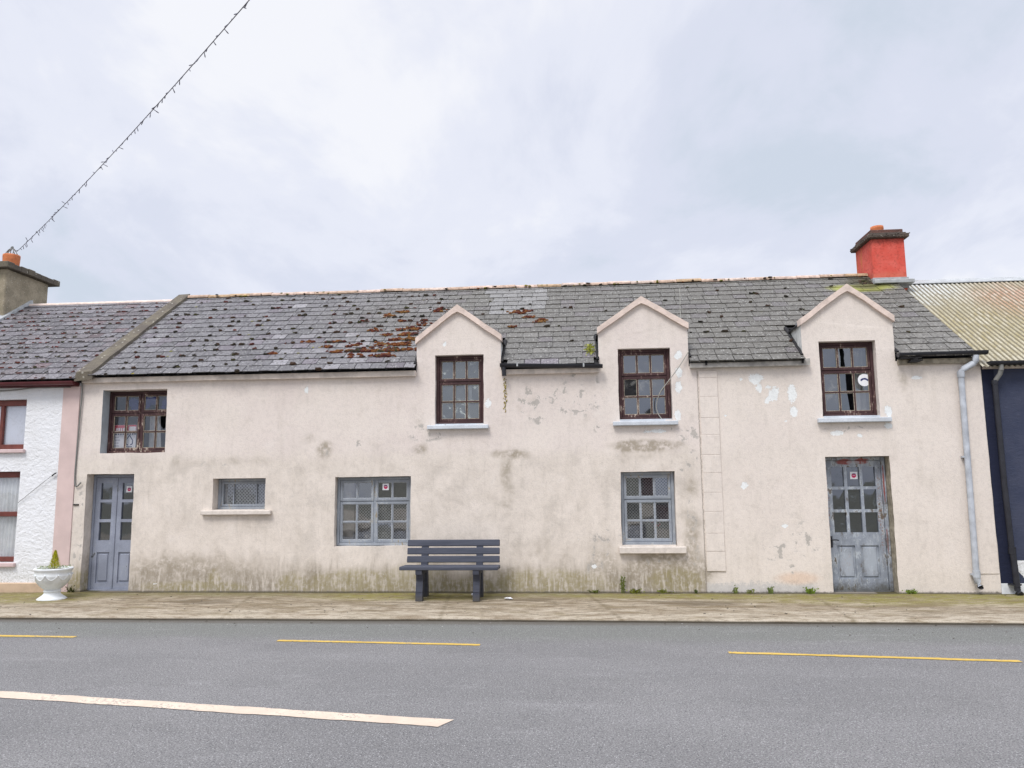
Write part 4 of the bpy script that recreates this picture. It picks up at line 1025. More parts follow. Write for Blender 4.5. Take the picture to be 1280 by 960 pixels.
def gutter(x0, z0, x1, z1, y, r, mat, parent, outlet=None, brackets=()):
    m = MB(); n = 10
    def ring(x, z, rr): return [(x, y - math.cos(math.pi * k / n) * rr, z - math.sin(math.pi * k / n) * rr) for k in range(n + 1)]
    A, B_ = ring(x0, z0, r), ring(x1, z1, r); A2, B2 = ring(x0, z0, r - .006), ring(x1, z1, r - .006)
    for k in range(n):
        m.face([A[k], A[k + 1], B_[k + 1], B_[k]], 0, None, True); m.face([A2[k], B2[k], B2[k + 1], A2[k + 1]], 0, None, True)
    m.face([A[0], B_[0], B2[0], A2[0]]); m.face([A[n], A2[n], B2[n], B_[n]])
    m.face(A[::-1]); m.face(B_)
    g_ = m.build('gutter', mat, parent)
    if outlet:
        q = MB(); q.tube(outlet, .034, 10); q.build('outlet', mat, g_)
    for bx_ in brackets:
        q = MB(); zz_ = z0 + (z1 - z0) * (bx_ - x0) / (x1 - x0); q.box(bx_ - .012, bx_ + .012, y - r - .012, y - r + .002, zz_ - r * .8, zz_ + .012); q.build('bracket', M['lead'], g_)
    return g_
gutter(-1.23, 3.585, .40, 3.535, -.125, .058, M['black'], house, [(-1.17, -.125, 3.54), (-1.17, -.125, 3.46), (-1.165, -.115, 3.39)], (-.95, .10))
g2 = gutter(4.90, 3.600, 6.20, 3.612, -.130, .062, M['black'], house)
f = MB()
for i in range(7): f.box(4.92 + U(0, .2), 5.05 + U(0, .25), -.16, -.06, 3.46 + i * .018, 3.475 + i * .018 + U(0, .01))
f.build('rotten_board', M['tar'], house)
# downpipe
dp = MB()
dp.tube([(6.035, -.130, 3.545), (6.03, -.13, 3.46), (6.00, -.12, 3.425), (5.86, -.075, 3.345), (5.832, -.068, 3.31), (5.827, -.066, 3.25)], .046, 12)
dp.tube([(5.826, -.066, 3.28), (5.812, -.066, 1.8), (5.795, -.066, .33)], .043, 12)
dp.tube([(5.827, -.066, 3.22), (5.826, -.066, 3.31)], .053, 12); dp.tube([(5.797, -.066, .34), (5.796, -.066, .24)], .052, 12)
dp.tube([(5.796, -.066, .26), (5.797, -.070, .17), (5.812, -.11, .11)], .046, 12, caps=False)
dpo = dp.build('downpipe', M['pipe'], house)
for q_ in ((5.745, 5.86, 2.00), (5.73, 5.85, .27)):
    q = MB(); q.box(q_[0], q_[1], -.075, -.010, q_[2], q_[2] + .025); q.build('pipe_clip', M['pipe'], dpo)
q = MB(); n = 12; q.face([(5.812 + .045 * math.cos(2 * math.pi * k / n), -.112 + .03 * math.sin(2 * math.pi * k / n), .106 + .03 * math.sin(2 * math.pi * k / n)) for k in range(n)]); q.build('pipe_mouth', M['tar'], dpo)

# ---- chimney
c = MB(); c.box(5.675, 6.285, 2.60, 3.44, 5.20, 6.285, bev=.008)
ch = tag(c.build('chimney', M['redchim'], house), 'red painted chimney stack with a sooty cap')
c = MB(); c.box(5.655, 6.305, 2.575, 3.46, 5.30, 5.515, bev=.004); c.box(5.62, 6.34, 2.40, 2.58, 5.36, 5.435, bev=.01); c.build('flashing', M['lead'], ch)
c = MB(); c.box(5.600, 6.360, 2.525, 3.515, 6.287, 6.365, bev=.014); c.box(5.640, 6.320, 2.56, 3.48, 6.366, 6.395, bev=.01); 
for i in range(60):
    sx = random.choice((0, 1)); 
    if sx: c.blob(U(5.60, 6.36), 2.527, U(6.29, 6.36), U(.01, .03), .012, .012)
    else: c.blob(5.602, U(2.55, 3.5), U(6.29, 6.36), .012, U(.01, .04), .014)
c.build('cap', M['capstone'], ch)
c = MB(); c.box(5.675, 6.285, 2.62, 3.42, 6.396, 6.475, bev=.01); c.build('brick_course', M['capbrick'], ch)
c = MB(); c.lathe([(.0, 6.60), (.095, 6.60), (.098, 6.655), (.120, 6.66), (.122, 6.61), (.115, 6.585), (.115, 6.46)], 5.965, 3.02, 20); c.build('chimney_pot', M['pot'], ch)

# ---- cables on the facade
def cable(pts, r, mat, parent, name='cable', sub=8):
    P = [Vector(p_) for p_ in pts]; out = []
    for i in range(len(P) - 1):
        p0, p1, p2, p3 = P[max(i - 1, 0)], P[i], P[i + 1], P[min(i + 2, len(P) - 1)]
        for k in range(sub):
            t = k / sub
            out.append(.5 * ((2 * p1) + (p2 - p0) * t + (2 * p0 - 5 * p1 + 4 * p2 - p3) * t * t + (3 * p1 - p0 - 3 * p2 + p3) * t ** 3))
    out.append(P[-1]); m = MB(); m.tube(out, r, 6, 0); return m.build(name, mat, parent)
cable([(-8.345, -.03, 3.44), (-8.330, -.03, 3.28), (-8.342, -.025, 2.9), (-8.365, -.02, 2.2), (-8.368, -.02, 1.86), (-8.345, -.025, 1.725), (-8.300, -.03, 1.72), (-8.245, -.035, 1.775)], .012, M['cable'], house)
cable([(1.756, -.04, 3.72), (1.61, -.07, 3.50), (1.465, -.09, 3.308), (1.29, -.07, 3.08), (1.236, .02, 2.90), (1.25, .06, 2.78), (1.316, .06, 2.665)], .0075, M['cablew'], house)
cable([(2.02, RY - .25, rz(RY - .25) + .02), (1.98, 2.3, rz(2.3) + .03), (1.86, 1.47, rz(1.47) + .04), (1.80, .8, rz(.8) + .05), (1.765, .2, 3.95), (1.756, -.04, 3.72)], .004, M['cablew'], house)
q = MB(); q.box(-8.365, -8.275, -.022, -.002, 1.398, 1.420, bev=.003); q.build('wall_slot', M['tar'], house)
# leak stain / moss trail under the gutter outlet
q = MB()
for i in range(46): q.blob(-1.165 + random.gauss(0, .012), -.006, 3.36 - i * .012 + U(-.01, .01), U(.006, .014), .005, U(.008, .016), 0, random.choice(((.30, .22, .04), (.18, .15, .05), (.40, .34, .12))))
tag(q.build('moss_trail', M['moss'], house), kind='stuff')

# ------------------------------------------------------------------ sale sign inside the upper left window, flower
sg = MB(); y = .272; x0, x1, z0, z1 = -7.905, -7.515, 2.335, 2.745
sg.box(x0, x1, y, y + .006, z0, z1); sg.box(x0 + .003, x1 - .003, y - .002, y, z1 - .125, z1 - .003, 1)
for i in range(4): sg.box(x0 + .03 + i * .04, x0 + .058 + i * .04, y - .0035, y - .0022, z1 - .105, z1 - .05, 0)
sg.box(x1 - .13, x1 - .01, y - .0035, y - .0022, z1 - .10, z1 - .028, 0)
for i in range(9): sg.box(x0 + .02 + i * .042, x0 + .048 + i * .042, y - .0022, y - .0006, z1 - .168, z1 - .145, 2)
cxs, czs = x0 + .275, z0 + .125
for (a, b) in (((-.055, -.04), (-.06, .02)), ((-.06, .02), (0, .11)), ((0, .11), (.06, .02)), ((.06, .02), (.055, -.04)), ((.055, -.04), (.02, -.055)), ((-.055, -.04), (-.02, -.055))):
    d = Vector((b[0] - a[0], b[1] - a[1])).normalized() * .008; n_ = (-d.y, d.x)
    sg.face([(cxs + a[0] - n_[0], y - .0022, czs + a[1] - n_[1]), (cxs + b[0] - n_[0], y - .0022, czs + b[1] - n_[1]), (cxs + b[0] + n_[0], y - .0022, czs + b[1] + n_[1]), (cxs + a[0] + n_[0], y - .0022, czs + a[1] + n_[1])], 2)
for i in range(3): sg.box(cxs - .05 + i * .035, cxs - .022 + i * .035, y - .0022, y - .0006, czs - .095, czs - .08, 2)
for i in range(4): sg.box(x0 + .015, x0 + .02 + .13 * U(.5, 1), y - .0022, y - .0006, z0 + .20 - i * .05, z0 + .207 - i * .05, 2)
tag(sg.build('sale_sign', [M['paper'], M['red'], M['navyprint']]), 'white sale sign with red header and drop emblem behind the upper left window', 'sign')
fl = MB()
for (x, z) in ((1.155, 1.075), (1.232, 1.015)):
    for k in range(7): fl.blob(x + U(-.02, .02), .29 + U(-.012, .012), z + U(-.02, .02), .022, .012, .020)
fl.tube([(1.16, .30, 1.06), (1.17, .31, .9), (1.18, .31, .765)], .004, 5, 1); fl.tube([(1.23, .30, 1.0), (1.20, .31, .9), (1.18, .31, .765)], .004, 5, 1)
tag(fl.build('flower', [M['flower'], M['cable']]), 'two bright pink blooms behind the wire mesh of the right ground floor window', 'flower')

# ------------------------------------------------------------------ left cottage
cot = empty('cottage', (-10.2, 2.9, 0), 'white roughcast cottage with mahogany windows and a grey chimney at the left edge', 'cottage')
CA, CB = 3.595, .68
def cz_(y): return CA + CB * y
CX0, CX1 = -14.2, -8.376
cw = MB()
cop = {'up': (-10.25, -9.33, 2.345, 3.19), 'low': (-10.25, -9.352, .475, 1.97)}
cxb = breaks([CX0, CX1, -8.68] + [v for o in cop.values() for v in o[:2]], .3); czb = breaks([-.05, 3.45] + [v for o in cop.values() for v in o[2:]], .3)
for a, b in zip(cxb, cxb[1:]):
    for c, d in zip(czb, czb[1:]):
        xm, zm = (a + b) / 2, (c + d) / 2
        if any(o[0] < xm < o[1] and o[2] < zm < o[3] for o in cop.values()): continue
        cw.face([(a, .0, c), (b, .0, c), (b, .0, d), (a, .0, d)], 0)
for o in cop.values():
    x0, x1, z0, z1 = o
    cw.face([(x0, 0, z1), (x1, 0, z1), (x1, .2, z1), (x0, .2, z1)]); cw.face([(x0, 0, z0), (x0, .2, z0), (x1, .2, z0), (x1, 0, z0)])
    cw.face([(x0, 0, z0), (x0, 0, z1), (x0, .2, z1), (x0, .2, z0)]); cw.face([(x1, 0, z0), (x1, .2, z0), (x1, .2, z1), (x1, 0, z1)])
    cw.face([(x0, .9, z0 - .2), (x1, .9, z0 - .2), (x1, .9, z1 + .2), (x0, .9, z1 + .2)], 1)
cw.face([(CX0, 0, -.05), (CX0, 0, 3.45), (CX0, RY, cz_(RY) - .05), (CX0, BY, 3.45), (CX0, BY, -.05)]); cw.face([(CX0, BY, -.05), (CX0, BY, 3.45), (CX1, BY, 3.45), (CX1, BY, -.05)])
cw.build('wall', [M['rough'], M['dark']], cot, merge=True)
p = MB(); p.box(-8.678, -8.376, -.018, .012, -.02, 3.40, bev=.005); p.build('pilaster', M['mauve'], cot)
p = MB(); p.box(-14.0, -8.60, -.045, .012, -.05, .150, bev=.012); p.build('plinth', M['plinth'], cot)
def cot_window(o, mull, rail, sillz, kind):
    x0, x1, z0, z1 = o; m = MB(); y = .07; fw = .05; e = .004
    m.box(x0 + e, x0 + fw, y, y + .07, z0 + e, z1 - e, bev=.005); m.box(x1 - fw * .35, x1 - e, y, y + .07, z0 + e, z1 - e); m.box(x0 + fw, x1 - fw * .35, y, y + .07, z1 - .10, z1 - e, bev=.005); m.box(x0 + fw, x1 - fw * .35, y, y + .07, z0 + e, z0 + .085, bev=.005)
    if mull: m.box(mull - .03, mull + .03, y + .003, y + .06, z0 + .085, z1 - .10, bev=.005)
    if rail: m.box(x0 + fw, x1 - fw * .35, y - .004, y + .06, rail - .04, rail + .04, bev=.006)
    wo = m.build('window', M['mahog'], cot)
    g = MB(); g.face([(x0 + fw, y + .05, z0 + .08), (x1 - fw * .35, y + .05, z0 + .08), (x1 - fw * .35, y + .05, z1 - .09), (x0 + fw, y + .05, z1 - .09)]); g.build('pane', M['glass_clear'], wo)
    s = MB(); s.box(x0 - .03, x1 + .045, -.06, -.001, sillz, z0 - .004, bev=.008); s.build('sill', M['sillpink'], wo)
    if kind == 'blind':
        b = MB(); b.face([(x0 + .03, .135, z0 + .07), (x1 - .008, .135, z0 + .07), (x1 - .008, .135, z1 - .08), (x0 + .03, .135, z1 - .08)]); b.build('blind', M['blind'], wo)
    else: cloth('curtain', x0 + .02, x1 - .006, z0 + .07, z1 - .08, .150, M['curtain'], wo, 13, .012)
    return wo
cot_window(cop['up'], -9.82, None, 2.28, 'blind')
cot_window(cop['low'], None, 1.262, .405, 'lace')
def col_cot(x, y):
    k = random.choice((.75, .85, .95, 1, 1, 1.1, 1.25)); base = random.choice(((.132, .125, .134), (.125, .120, .128), (.138, .124, .130)))
    if random.random() < .04: base = (.11, .08, .085)
    return tuple(v * k for v in base)
cr = slates('roof', cot, -14.3, -8.35, CA, CB, -.16, RY - .03, M['slate_cot'], col_cot)
rb = MB(); rb.face([(-14.3, RY, cz_(RY) - .01), (-8.3, RY, cz_(RY) - .01), (-8.3, BY + .15, cz_(RY) - CB * (BY + .15 - RY)), (-14.3, BY + .15, cz_(RY) - CB * (BY + .15 - RY))], 0, (.15, .145, .16)); rb.build('rear_slope', M['slate_cot'], cr)
rd_ = MB(); rd_.tube([(-14.2, RY, cz_(RY) - .03), (-8.3, RY, cz_(RY) - .03)], .06, 8); rd_.build('ridge_mortar', M['coping'], cr)
ms = MB()
for _ in range(330):
    px, py = U(-12, -8.45), on_row(U(-.1, 2.7)) + U(0, .02); ms.blob(px, py, cz_(py) + .022, U(.018, .065), U(.014, .030), .026, 0, random.choice(DARK + RUST[2:4] + [(.11, .025, .02)]), .3, tl)
tag(ms.build('moss', M['moss'], cr), kind='stuff')
gutter(-14.2, 3.455, -8.40, 3.458, -.155, .060, M['maroon'], cot)
f = MB(); f.box(-14.2, -8.40, -.09, -.004, 3.385, 3.45); f.build('fascia', M['maroon'], cot)
# chimney of the cottage
CXC = -11.72
c = MB(); c.box(CXC - .95, CXC, 2.27, 3.54, 4.9, 6.225, bev=.02)
cc_ = tag(c.build('chimney', M['stack'], cot, warp=lambda x, y, z: (x + mnoise.noise((y * 3, z * 3, 1)) * .01, y, z)), 'grey pebbledashed chimney stack')
c = MB()
for i in range(8):
    y0, y1 = 2.16 + (3.78 - 2.16) * i / 8, 2.16 + (3.78 - 2.16) * (i + 1) / 8
    c.box(CXC - 1.05, CXC + .09 + U(-.012, .012), y0, y1, 6.226 + U(-.004, .004), 6.345 + U(-.012, .012), bev=.008)
c.build('cap', M['verge'], cc_)
c = MB(); c.lathe([(.0, 6.60), (.135, 6.60), (.140, 6.655), (.162, 6.655), (.165, 6.62), (.150, 6.34)], CXC - .30, 2.74, 20)
pt = c.build('chimney_pot', M['pot'], cc_)
c = MB()
for k in range(8):
    a = 2 * math.pi * k / 8; c.tube([(CXC - .30 + .135 * math.cos(a), 2.74 + .135 * math.sin(a), 6.64), (CXC - .30 + .07 * math.cos(a + .25), 2.74 + .07 * math.sin(a + .25), 6.76), (CXC - .30, 2.74, 6.83)], .009, 5)
c.blob(CXC - .30, 2.74, 6.83, .03, .03, .03); c.build('wire_cowl', M['cable'], cc_)
# sloping flashing strip and mortar fillet
c = MB(); N = 12
for i in range(N):
    y0 = -.15 + 3.17 * i / N; y1 = -.15 + 3.17 * (i + 1) / N
    c.hexa([(CXC - .10, y0, cz_(y0) - .05), (CXC + .06, y0, cz_(y0) - .02), (CXC + .06, y1, cz_(y1) - .02), (CXC - .10, y1, cz_(y1) - .05),
            (CXC - .10, y0, cz_(y0) + .10), (CXC + .05, y0, cz_(y0) + .075), (CXC + .05, y1, cz_(y1) + .075), (CXC - .10, y1, cz_(y1) + .10)])
c.build('flashing', M['lead'], cot, merge=True)
cable([(-12.5, -.03, 3.26), (-9.83, -.03, 3.337), (-9.26, -.03, 3.375), (-8.9, -.03, 3.378), (-8.54, -.03, 3.375)], .009, M['cable'], cot)
cable([(-8.69, -.02, 1.945), (-8.9, -.03, 1.79), (-9.34, -.02, 1.45)], .004, M['cable'], cot)
cable([(-8.70, -.03, 1.935), (-8.735, -.035, 1.91), (-8.765, -.03, 1.885)], .011, M['tar'], cot, 'cable_clip')

# ------------------------------------------------------------------ right shed
sh = empty('shed', (8.0, 2.9, 0), 'navy painted shed with rusty corrugated roof at the right edge', 'shed')
SX0, SX1 = 6.160, 13.0
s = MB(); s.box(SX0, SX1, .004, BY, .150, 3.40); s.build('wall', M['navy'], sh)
s = MB(); s.box(SX0, SX1, -.004, BY, -.05, .148); s.build('plinth', simple('white_band', (.72, .74, .76, 1), .85, .12, 8), sh)
s = MB(); s.face([(6.418, .0, .478), (6.70, .0, .478), (6.70, .0, .13 + .02), (6.52, .0, .17), (6.478, .0, .255), (6.425, .0, .315)]); s.build('paint_patch', M['rough'], sh)
s = MB(); s.box(SX0 + .012, SX1, -.05, .002, 3.345, 3.425); s.build('fascia', M['cream'], sh)
sa = 3.475; sb = (5.50 - sa) / 2.95
c = MB(); P_ = .082; n = int((SX1 - 6.10) / P_ * 8); ny = 16
y_e = -.17
def cp(i, k):
    x = 6.10 + P_ * i / 8; y = y_e + (2.95 - y_e) * k / ny
    return (x, y, sa + sb * y + .011 * math.sin(2 * math.pi * i / 8) + mnoise.noise((x * .8, y * .8, 2)) * .012 + (.006 * math.floor(2.2 * k / ny)))
for i in range(n):
    for k in range(ny): c.face([cp(i, k), cp(i + 1, k), cp(i + 1, k + 1), cp(i, k + 1)], smooth=True)
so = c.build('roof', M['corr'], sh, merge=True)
c = MB(); c.face([(6.1, 2.95, 5.49), (SX1, 2.95, 5.49), (SX1, BY + .1, 3.4), (6.1, BY + .1, 3.4)]); c.build('rear_slope', M['corr'], so)
c = MB(); c.prism([(2.78, 5.42), (2.78, 5.435), (2.95, 5.540), (3.12, 5.435), (3.12, 5.42), (2.95, 5.52)], 'x', 6.30, SX1); c.build('ridge_cap', M['lead'], so)
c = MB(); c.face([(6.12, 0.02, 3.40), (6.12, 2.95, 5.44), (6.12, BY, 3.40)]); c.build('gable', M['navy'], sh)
gutter(6.20, 3.440, SX1, 3.432, -.150, .062, M['black'], sh)
d = MB(); d.tube([(6.375, -.15, 3.39), (6.372, -.15, 3.30)], .036, 10, 1); d.tube([(6.374, -.15, 3.32), (6.36, -.13, 3.25), (6.315, -.09, 3.17), (6.30, -.075, 3.10)], .034, 10, 1)
d.tube([(6.300, -.075, 3.15), (6.300, -.075, 1.6), (6.318, -.075, .62)], .040, 10, 0); d.tube([(6.318, -.085, .66), (6.330, -.09, .35), (6.335, -.095, .05)], .043, 10, 0)
d.tube([(6.300, -.075, 3.10), (6.300, -.075, 3.16)], .047, 10, 0); d.tube([(6.318, -.08, .58), (6.318, -.08, .68)], .052, 10, 0)
d.tube([(6.335, -.095, .10), (6.338, -.11, .03), (6.345, -.15, .005)], .048, 10, 0)
dpb = d.build('downpipe', [M['black'], M['cable']], sh)
d = MB(); d.box(6.25, 6.40, -.10, -.01, .128, .150); d.build('pipe_clip', M['black'], dpb)

# ------------------------------------------------------------------ bench
be = empty('bench', (-1.95, -.5, -.02), 'charcoal slatted bench with two splayed legs against the pink wall', 'bench')
SL, SR = -2.675, -1.215
def pl(m, x0, x1, y0, y1, z0, z1, tilt=0, py=0, pz_=0, bev=.008):
    k = MB(); k.box(x0, x1, y0, y1, z0, z1, bev=bev)
    ct, st_ = math.cos(tilt), math.sin(tilt)
    m.mesh([(x, py + (y - py) * ct - (z - pz_) * st_, pz_ + (y - py) * st_ + (z - pz_) * ct) for (x, y, z) in k.v], k.f)
for i, (y0, zc) in enumerate(((-.83, .455), (-.705, .452), (-.58, .449))):
    m = MB(); pl(m, SL + U(-.004, .004), SR + U(-.004, .004), y0, y0 + .112, zc - .028, zc + .024); m.build('seat_slat', M['bench'], be)
bt = R(-10)
for i, z0 in enumerate((.500, .622, .742)):
    m = MB(); yy = -.395 + (z0 - .50) * .176
    pl(m, SL + .015, SR - .02, yy, yy + .042, z0, z0 + .098, R(-9), yy, z0); m.build('back_slat', M['bench'], be)
def leg_frame(x0, x1):
    m = MB()
    def seg(p0, p1, w0, w1):   # bar in the y-z plane
        a = Vector((p0[0], p0[1])); b = Vector((p1[0], p1[1])); d = (b - a).normalized(); nn = Vector((-d.y, d.x))
        q = [a - nn * w0 / 2, a + nn * w0 / 2, b + nn * w1 / 2, b - nn * w1 / 2]
        m.prism([(v.x, v.y) for v in q], 'x', x0, x1)
    seg((-.745, -.022), (-.730, .10), .10, .095); seg((-.730, .098), (-.690, .26), .094, .10); seg((-.690, .258), (-.70, .425), .10, .14)
    seg((-.33, -.012), (-.36, .20), .11, .115); seg((-.36, .198), (-.385, .40), .115, .13)
    m.prism([(-.82, .365), (-.33, .355), (-.33, .421), (-.82, .426)], 'x', x0 + .004, x1 - .004)
    seg((-.375, .38), (-.300, .82), .085, .055)
    return m
for (a, b) in ((-2.440, -2.338), (-1.592, -1.492)):
    leg_frame(a, b).build('leg', M['benchleg'], be)

# ------------------------------------------------------------------ urn and its plants
ur = empty('urn', (-8.12, -.66, -.02), 'white classical garden urn with swags on the pavement', 'urn')
cxu, cyu = -8.12, -.66
prof = [(.0, -.02), (.262, -.02), (.265, .0), (.225, .03), (.175, .065), (.145, .10), (.140, .125), (.155, .135), (.155, .155), (.135, .17), (.165, .20), (.225, .255), (.275, .32), (.305, .385), (.318, .43), (.320, .455), (.312, .47), (.320, .50), (.325, .535), (.340, .55), (.345, .575), (.335, .588), (.305, .585), (.295, .545), (.0, .545)]
m = MB(); m.lathe(prof, cxu, cyu, 36, wob=lambda a, z: .010 * math.cos(a * 18) if .19 < z < .33 else 0)
m.build('bowl', M['urn'], ur)
m = MB()
for k in range(9):
    a0 = 2 * math.pi * k / 9; pts = []
    for j in range(9):
        t = j / 8; a = a0 + t * 2 * math.pi / 9; z = .455 - .085 * math.sin(math.pi * t); r_ = .322 - .06 * (math.sin(math.pi * t)) * .55
        pts.append((cxu + r_ * math.cos(a), cyu + r_ * math.sin(a), z))
    m.tube(pts, [.010 + .010 * math.sin(math.pi * j / 8) for j in range(9)], 7)
    m.blob(cxu + .328 * math.cos(a0), cyu + .328 * math.sin(a0), .458, .022, .022, .024, rough=.1)
m.build('swag', M['urn'], ur)
m = MB(); n = 24; m.face([(cxu + .297 * math.cos(2 * math.pi * k / n), cyu + .297 * math.sin(2 * math.pi * k / n), .552) for k in range(n)]); m.build('soil', M['ground'], ur)
cf = empty('conifer', (cxu + .01, cyu, .552), 'small yellow green cone shaped conifer growing in the white urn', 'shrub')
m = MB(); m.tube([(cxu + .01, cyu, .55), (cxu + .01, cyu, .80)], [.012, .003], 6); m.build('trunk', simple('twig', (.09, .06, .035, 1)), cf)
m = MB()
for _ in range(1500):
    t = random.random() ** .8; h = .565 + .345 * t; a = U(0, 2 * math.pi); rmax = .125 * (1 - t) ** .80 * (.85 + .3 * mnoise.noise((math.cos(a) * 2, math.sin(a) * 2, h * 9))) + .006
    r_ = rmax * U(.5, 1.05); p0 = Vector((cxu + .01 + r_ * math.cos(a), cyu + r_ * math.sin(a), h))
    out = Vector((math.cos(a) * .45, math.sin(a) * .45, 1)).normalized(); L_ = U(.018, .036); sd = Vector((-math.sin(a), math.cos(a), U(-.4, .4))).normalized() * U(.004, .007)
    k = (.55 + .6 * (r_ / (rmax + .001))) * U(.7, 1.25)
    m.face([p0 - sd, p0 + sd, p0 + out * L_], 0, (.52 * k, .50 * k, .03 * k))
m.build('crown', M['leaf'], cf)
hb = empty('trailing_plant', (cxu, cyu, .555), 'low green leafy plants round the rim of the white urn', 'plant')
m = MB()
for _ in range(380):
    a = U(0, 2 * math.pi); r_ = U(.13, .31); p0 = Vector((cxu + r_ * math.cos(a), cyu + r_ * math.sin(a), (.575 + U(0, .05))))
    b = U(0, 2 * math.pi); d = Vector((math.cos(b), math.sin(b), U(-.1, .7))) * U(.018, .034); sd = d.cross(Vector((0, 0, 1))).normalized() * U(.006, .013)
    k = U(.6, 1.4); cc = random.choice(((.16 * k, .24 * k, .05 * k), (.10 * k, .16 * k, .04 * k), (.34 * k, .38 * k, .14 * k)))
    m.face([p0, p0 + d * .5 - sd, p0 + d, p0 + d * .5 + sd], 0, cc)
m.build('foliage', M['leaf'], hb)

for o_, z_ in ((ur, -.025), (cf, -.025 + .572 * .79), (hb, -.025 + .575 * .79)):
    o_.scale = (.79, .79, .79); o_.location = (o_.location.x - .055, o_.location.y, z_)
# ------------------------------------------------------------------ weeds
def weed(x, y, z, h, spread, n, label, colr=(.13, .17, .035), upright=False, group=None, name='weed'):
    r = empty(name, (x, y, z), label, 'weed', group)
    m = MB()
    for i in range(n):
        a = U(0, 2 * math.pi); L_ = h * U(.5, 1.1); bend = U(.2, .9) * (0.3 if upright else 1)
        bx_, by_ = x + U(-spread, spread) * .5, y + U(-.02, .02)
        d = Vector((math.cos(a) * spread * bend, -abs(math.sin(a)) * spread * bend * .6, 0))
        k = U(.7, 1.4); cc = (colr[0] * k, colr[1] * k, colr[2] * k)
        p0 = Vector((bx_, by_, z)); p1 = p0 + d * .4 + Vector((0, 0, L_ * .6)); p2 = p0 + d + Vector((0, 0, L_ * (1 if upright else U(.6, 1))))
        wv = Vector((-math.sin(a), 0, 0)) * .006 + Vector((.005, 0, 0))
        m.face([p0 - wv * .6, p0 + wv * .6, p1 + wv, p1 - wv], 0, cc); m.face([p1 - wv, p1 + wv, p2], 0, cc)
        if upright or random.random() < .6:
            for s_ in range(5 if upright else 2):
                t = U(.2, 1); q = p0.lerp(p2, t); b = U(0, 6.28); dd = Vector((math.cos(b), math.sin(b) * .5, U(.0, .7))) * U(.02, .04); sd = Vector((-dd.z, 0, dd.x)).normalized() * .010
                m.face([q, q + dd * .5 - sd, q + dd, q + dd * .5 + sd], 0, cc)
    m.build('foliage', M['leaf'], r)
    return r
weed(.62, -.035, 0, .34, .06, 9, 'tall thin weed rising against the wall below the ground floor stone sill', (.12, .14, .035), True)
weed(.19, -.03, 0, .07, .12, 14, 'flat green weed at the wall foot right of the bench', (.11, .13, .03))
weed(.80, -.04, 0, .09, .16, 26, 'bushy low weed at the wall foot under the right ground floor sill', (.16, .18, .03))
weed(1.26, -.04, 0, .07, .16, 22, 'low spreading weed below the right end of the stone sill', (.15, .17, .03))
weed(1.72, -.035, 0, .08, .05, 12, 'small dark weed at the wall foot just left of the block strip', (.08, .10, .03))
weed(2.31, -.035, 0, .14, .05, 14, 'small upright weed at the wall foot right of the block strip', (.14, .17, .05))
weed(2.52, -.035, 0, .07, .09, 14, 'short tufty weed midway between two upright weeds', (.15, .17, .04))
weed(2.83, -.035, 0, .14, .06, 16, 'upright weed at the wall foot midway between block strip and door', (.13, .17, .05))
weed(3.42, -.04, 0, .12, .10, 26, 'bright green weed at the wall foot left of the peeling door', (.16, .24, .03))
weed(4.86, -.04, 0, .09, .14, 30, 'bright green weed at the wall foot right of the peeling door', (.15, .22, .03))
weed(-8.28, -.06, 0, .12, .14, 24, 'dark weed at the wall foot behind the white urn', (.06, .065, .02))
m = empty('gutter_weed', (.20, .05, 3.66), 'yellow green fern tuft on the slates beside the middle dormer', 'weed')
k = MB()
for _ in range(170):
    a = U(0, 6.28); p0 = Vector((.215 + random.gauss(0, .035), .12 + U(-.05, .14), 3.78 + U(-.05, .13))); d = Vector((math.cos(a), -.4, math.sin(a))) * U(.02, .045); sd = Vector((-math.sin(a), 0, math.cos(a))) * U(.006, .014); q = U(.7, 1.3)
    k.face([p0, p0 + d * .5 - sd, p0 + d, p0 + d * .5 + sd], 0, (.27 * q, .28 * q, .05 * q))
k.build('foliage', M['leaf'], m)

# ------------------------------------------------------------------ litter, grit
l = MB(); l.blob(-1.09, -.60, .002, .055, .03, .014, rough=.3); l.blob(-1.065, -.605, -.004, .05, .03, .010, rough=.3)
tag(l.build('litter', M['paper']), 'white scrap of litter lying on the pavement right of the bench', 'litter')
l = MB(); l.blob(-1.655, -.27, .012, .035, .02, .018, rough=.3); tag(l.build('litter', M['paper']), 'small white scrap of litter behind the right leg of the bench', 'litter')
gr_ = MB()
for _ in range(150):
    x = random.choice((U(-9, 7), random.gauss(-7.6, 1.0), random.gauss(-3.6, 1.2), random.gauss(2.6, .9)))
    t_ = random.random()
    if t_ < .68: y = -U(.03, 1.9); z = pz(x, y); s_ = U(.004, .013)
    else: y = -2.06 - abs(random.gauss(0, .5)); z = -.098; s_ = U(.004, .012)
    if -8.5 < x < 7: gr_.blob(x, y, z + s_ * .3, s_ * U(.8, 1.6), s_, s_ * .6, rough=.35)
tag(gr_.build('grit', M['stone']), kind='stuff')

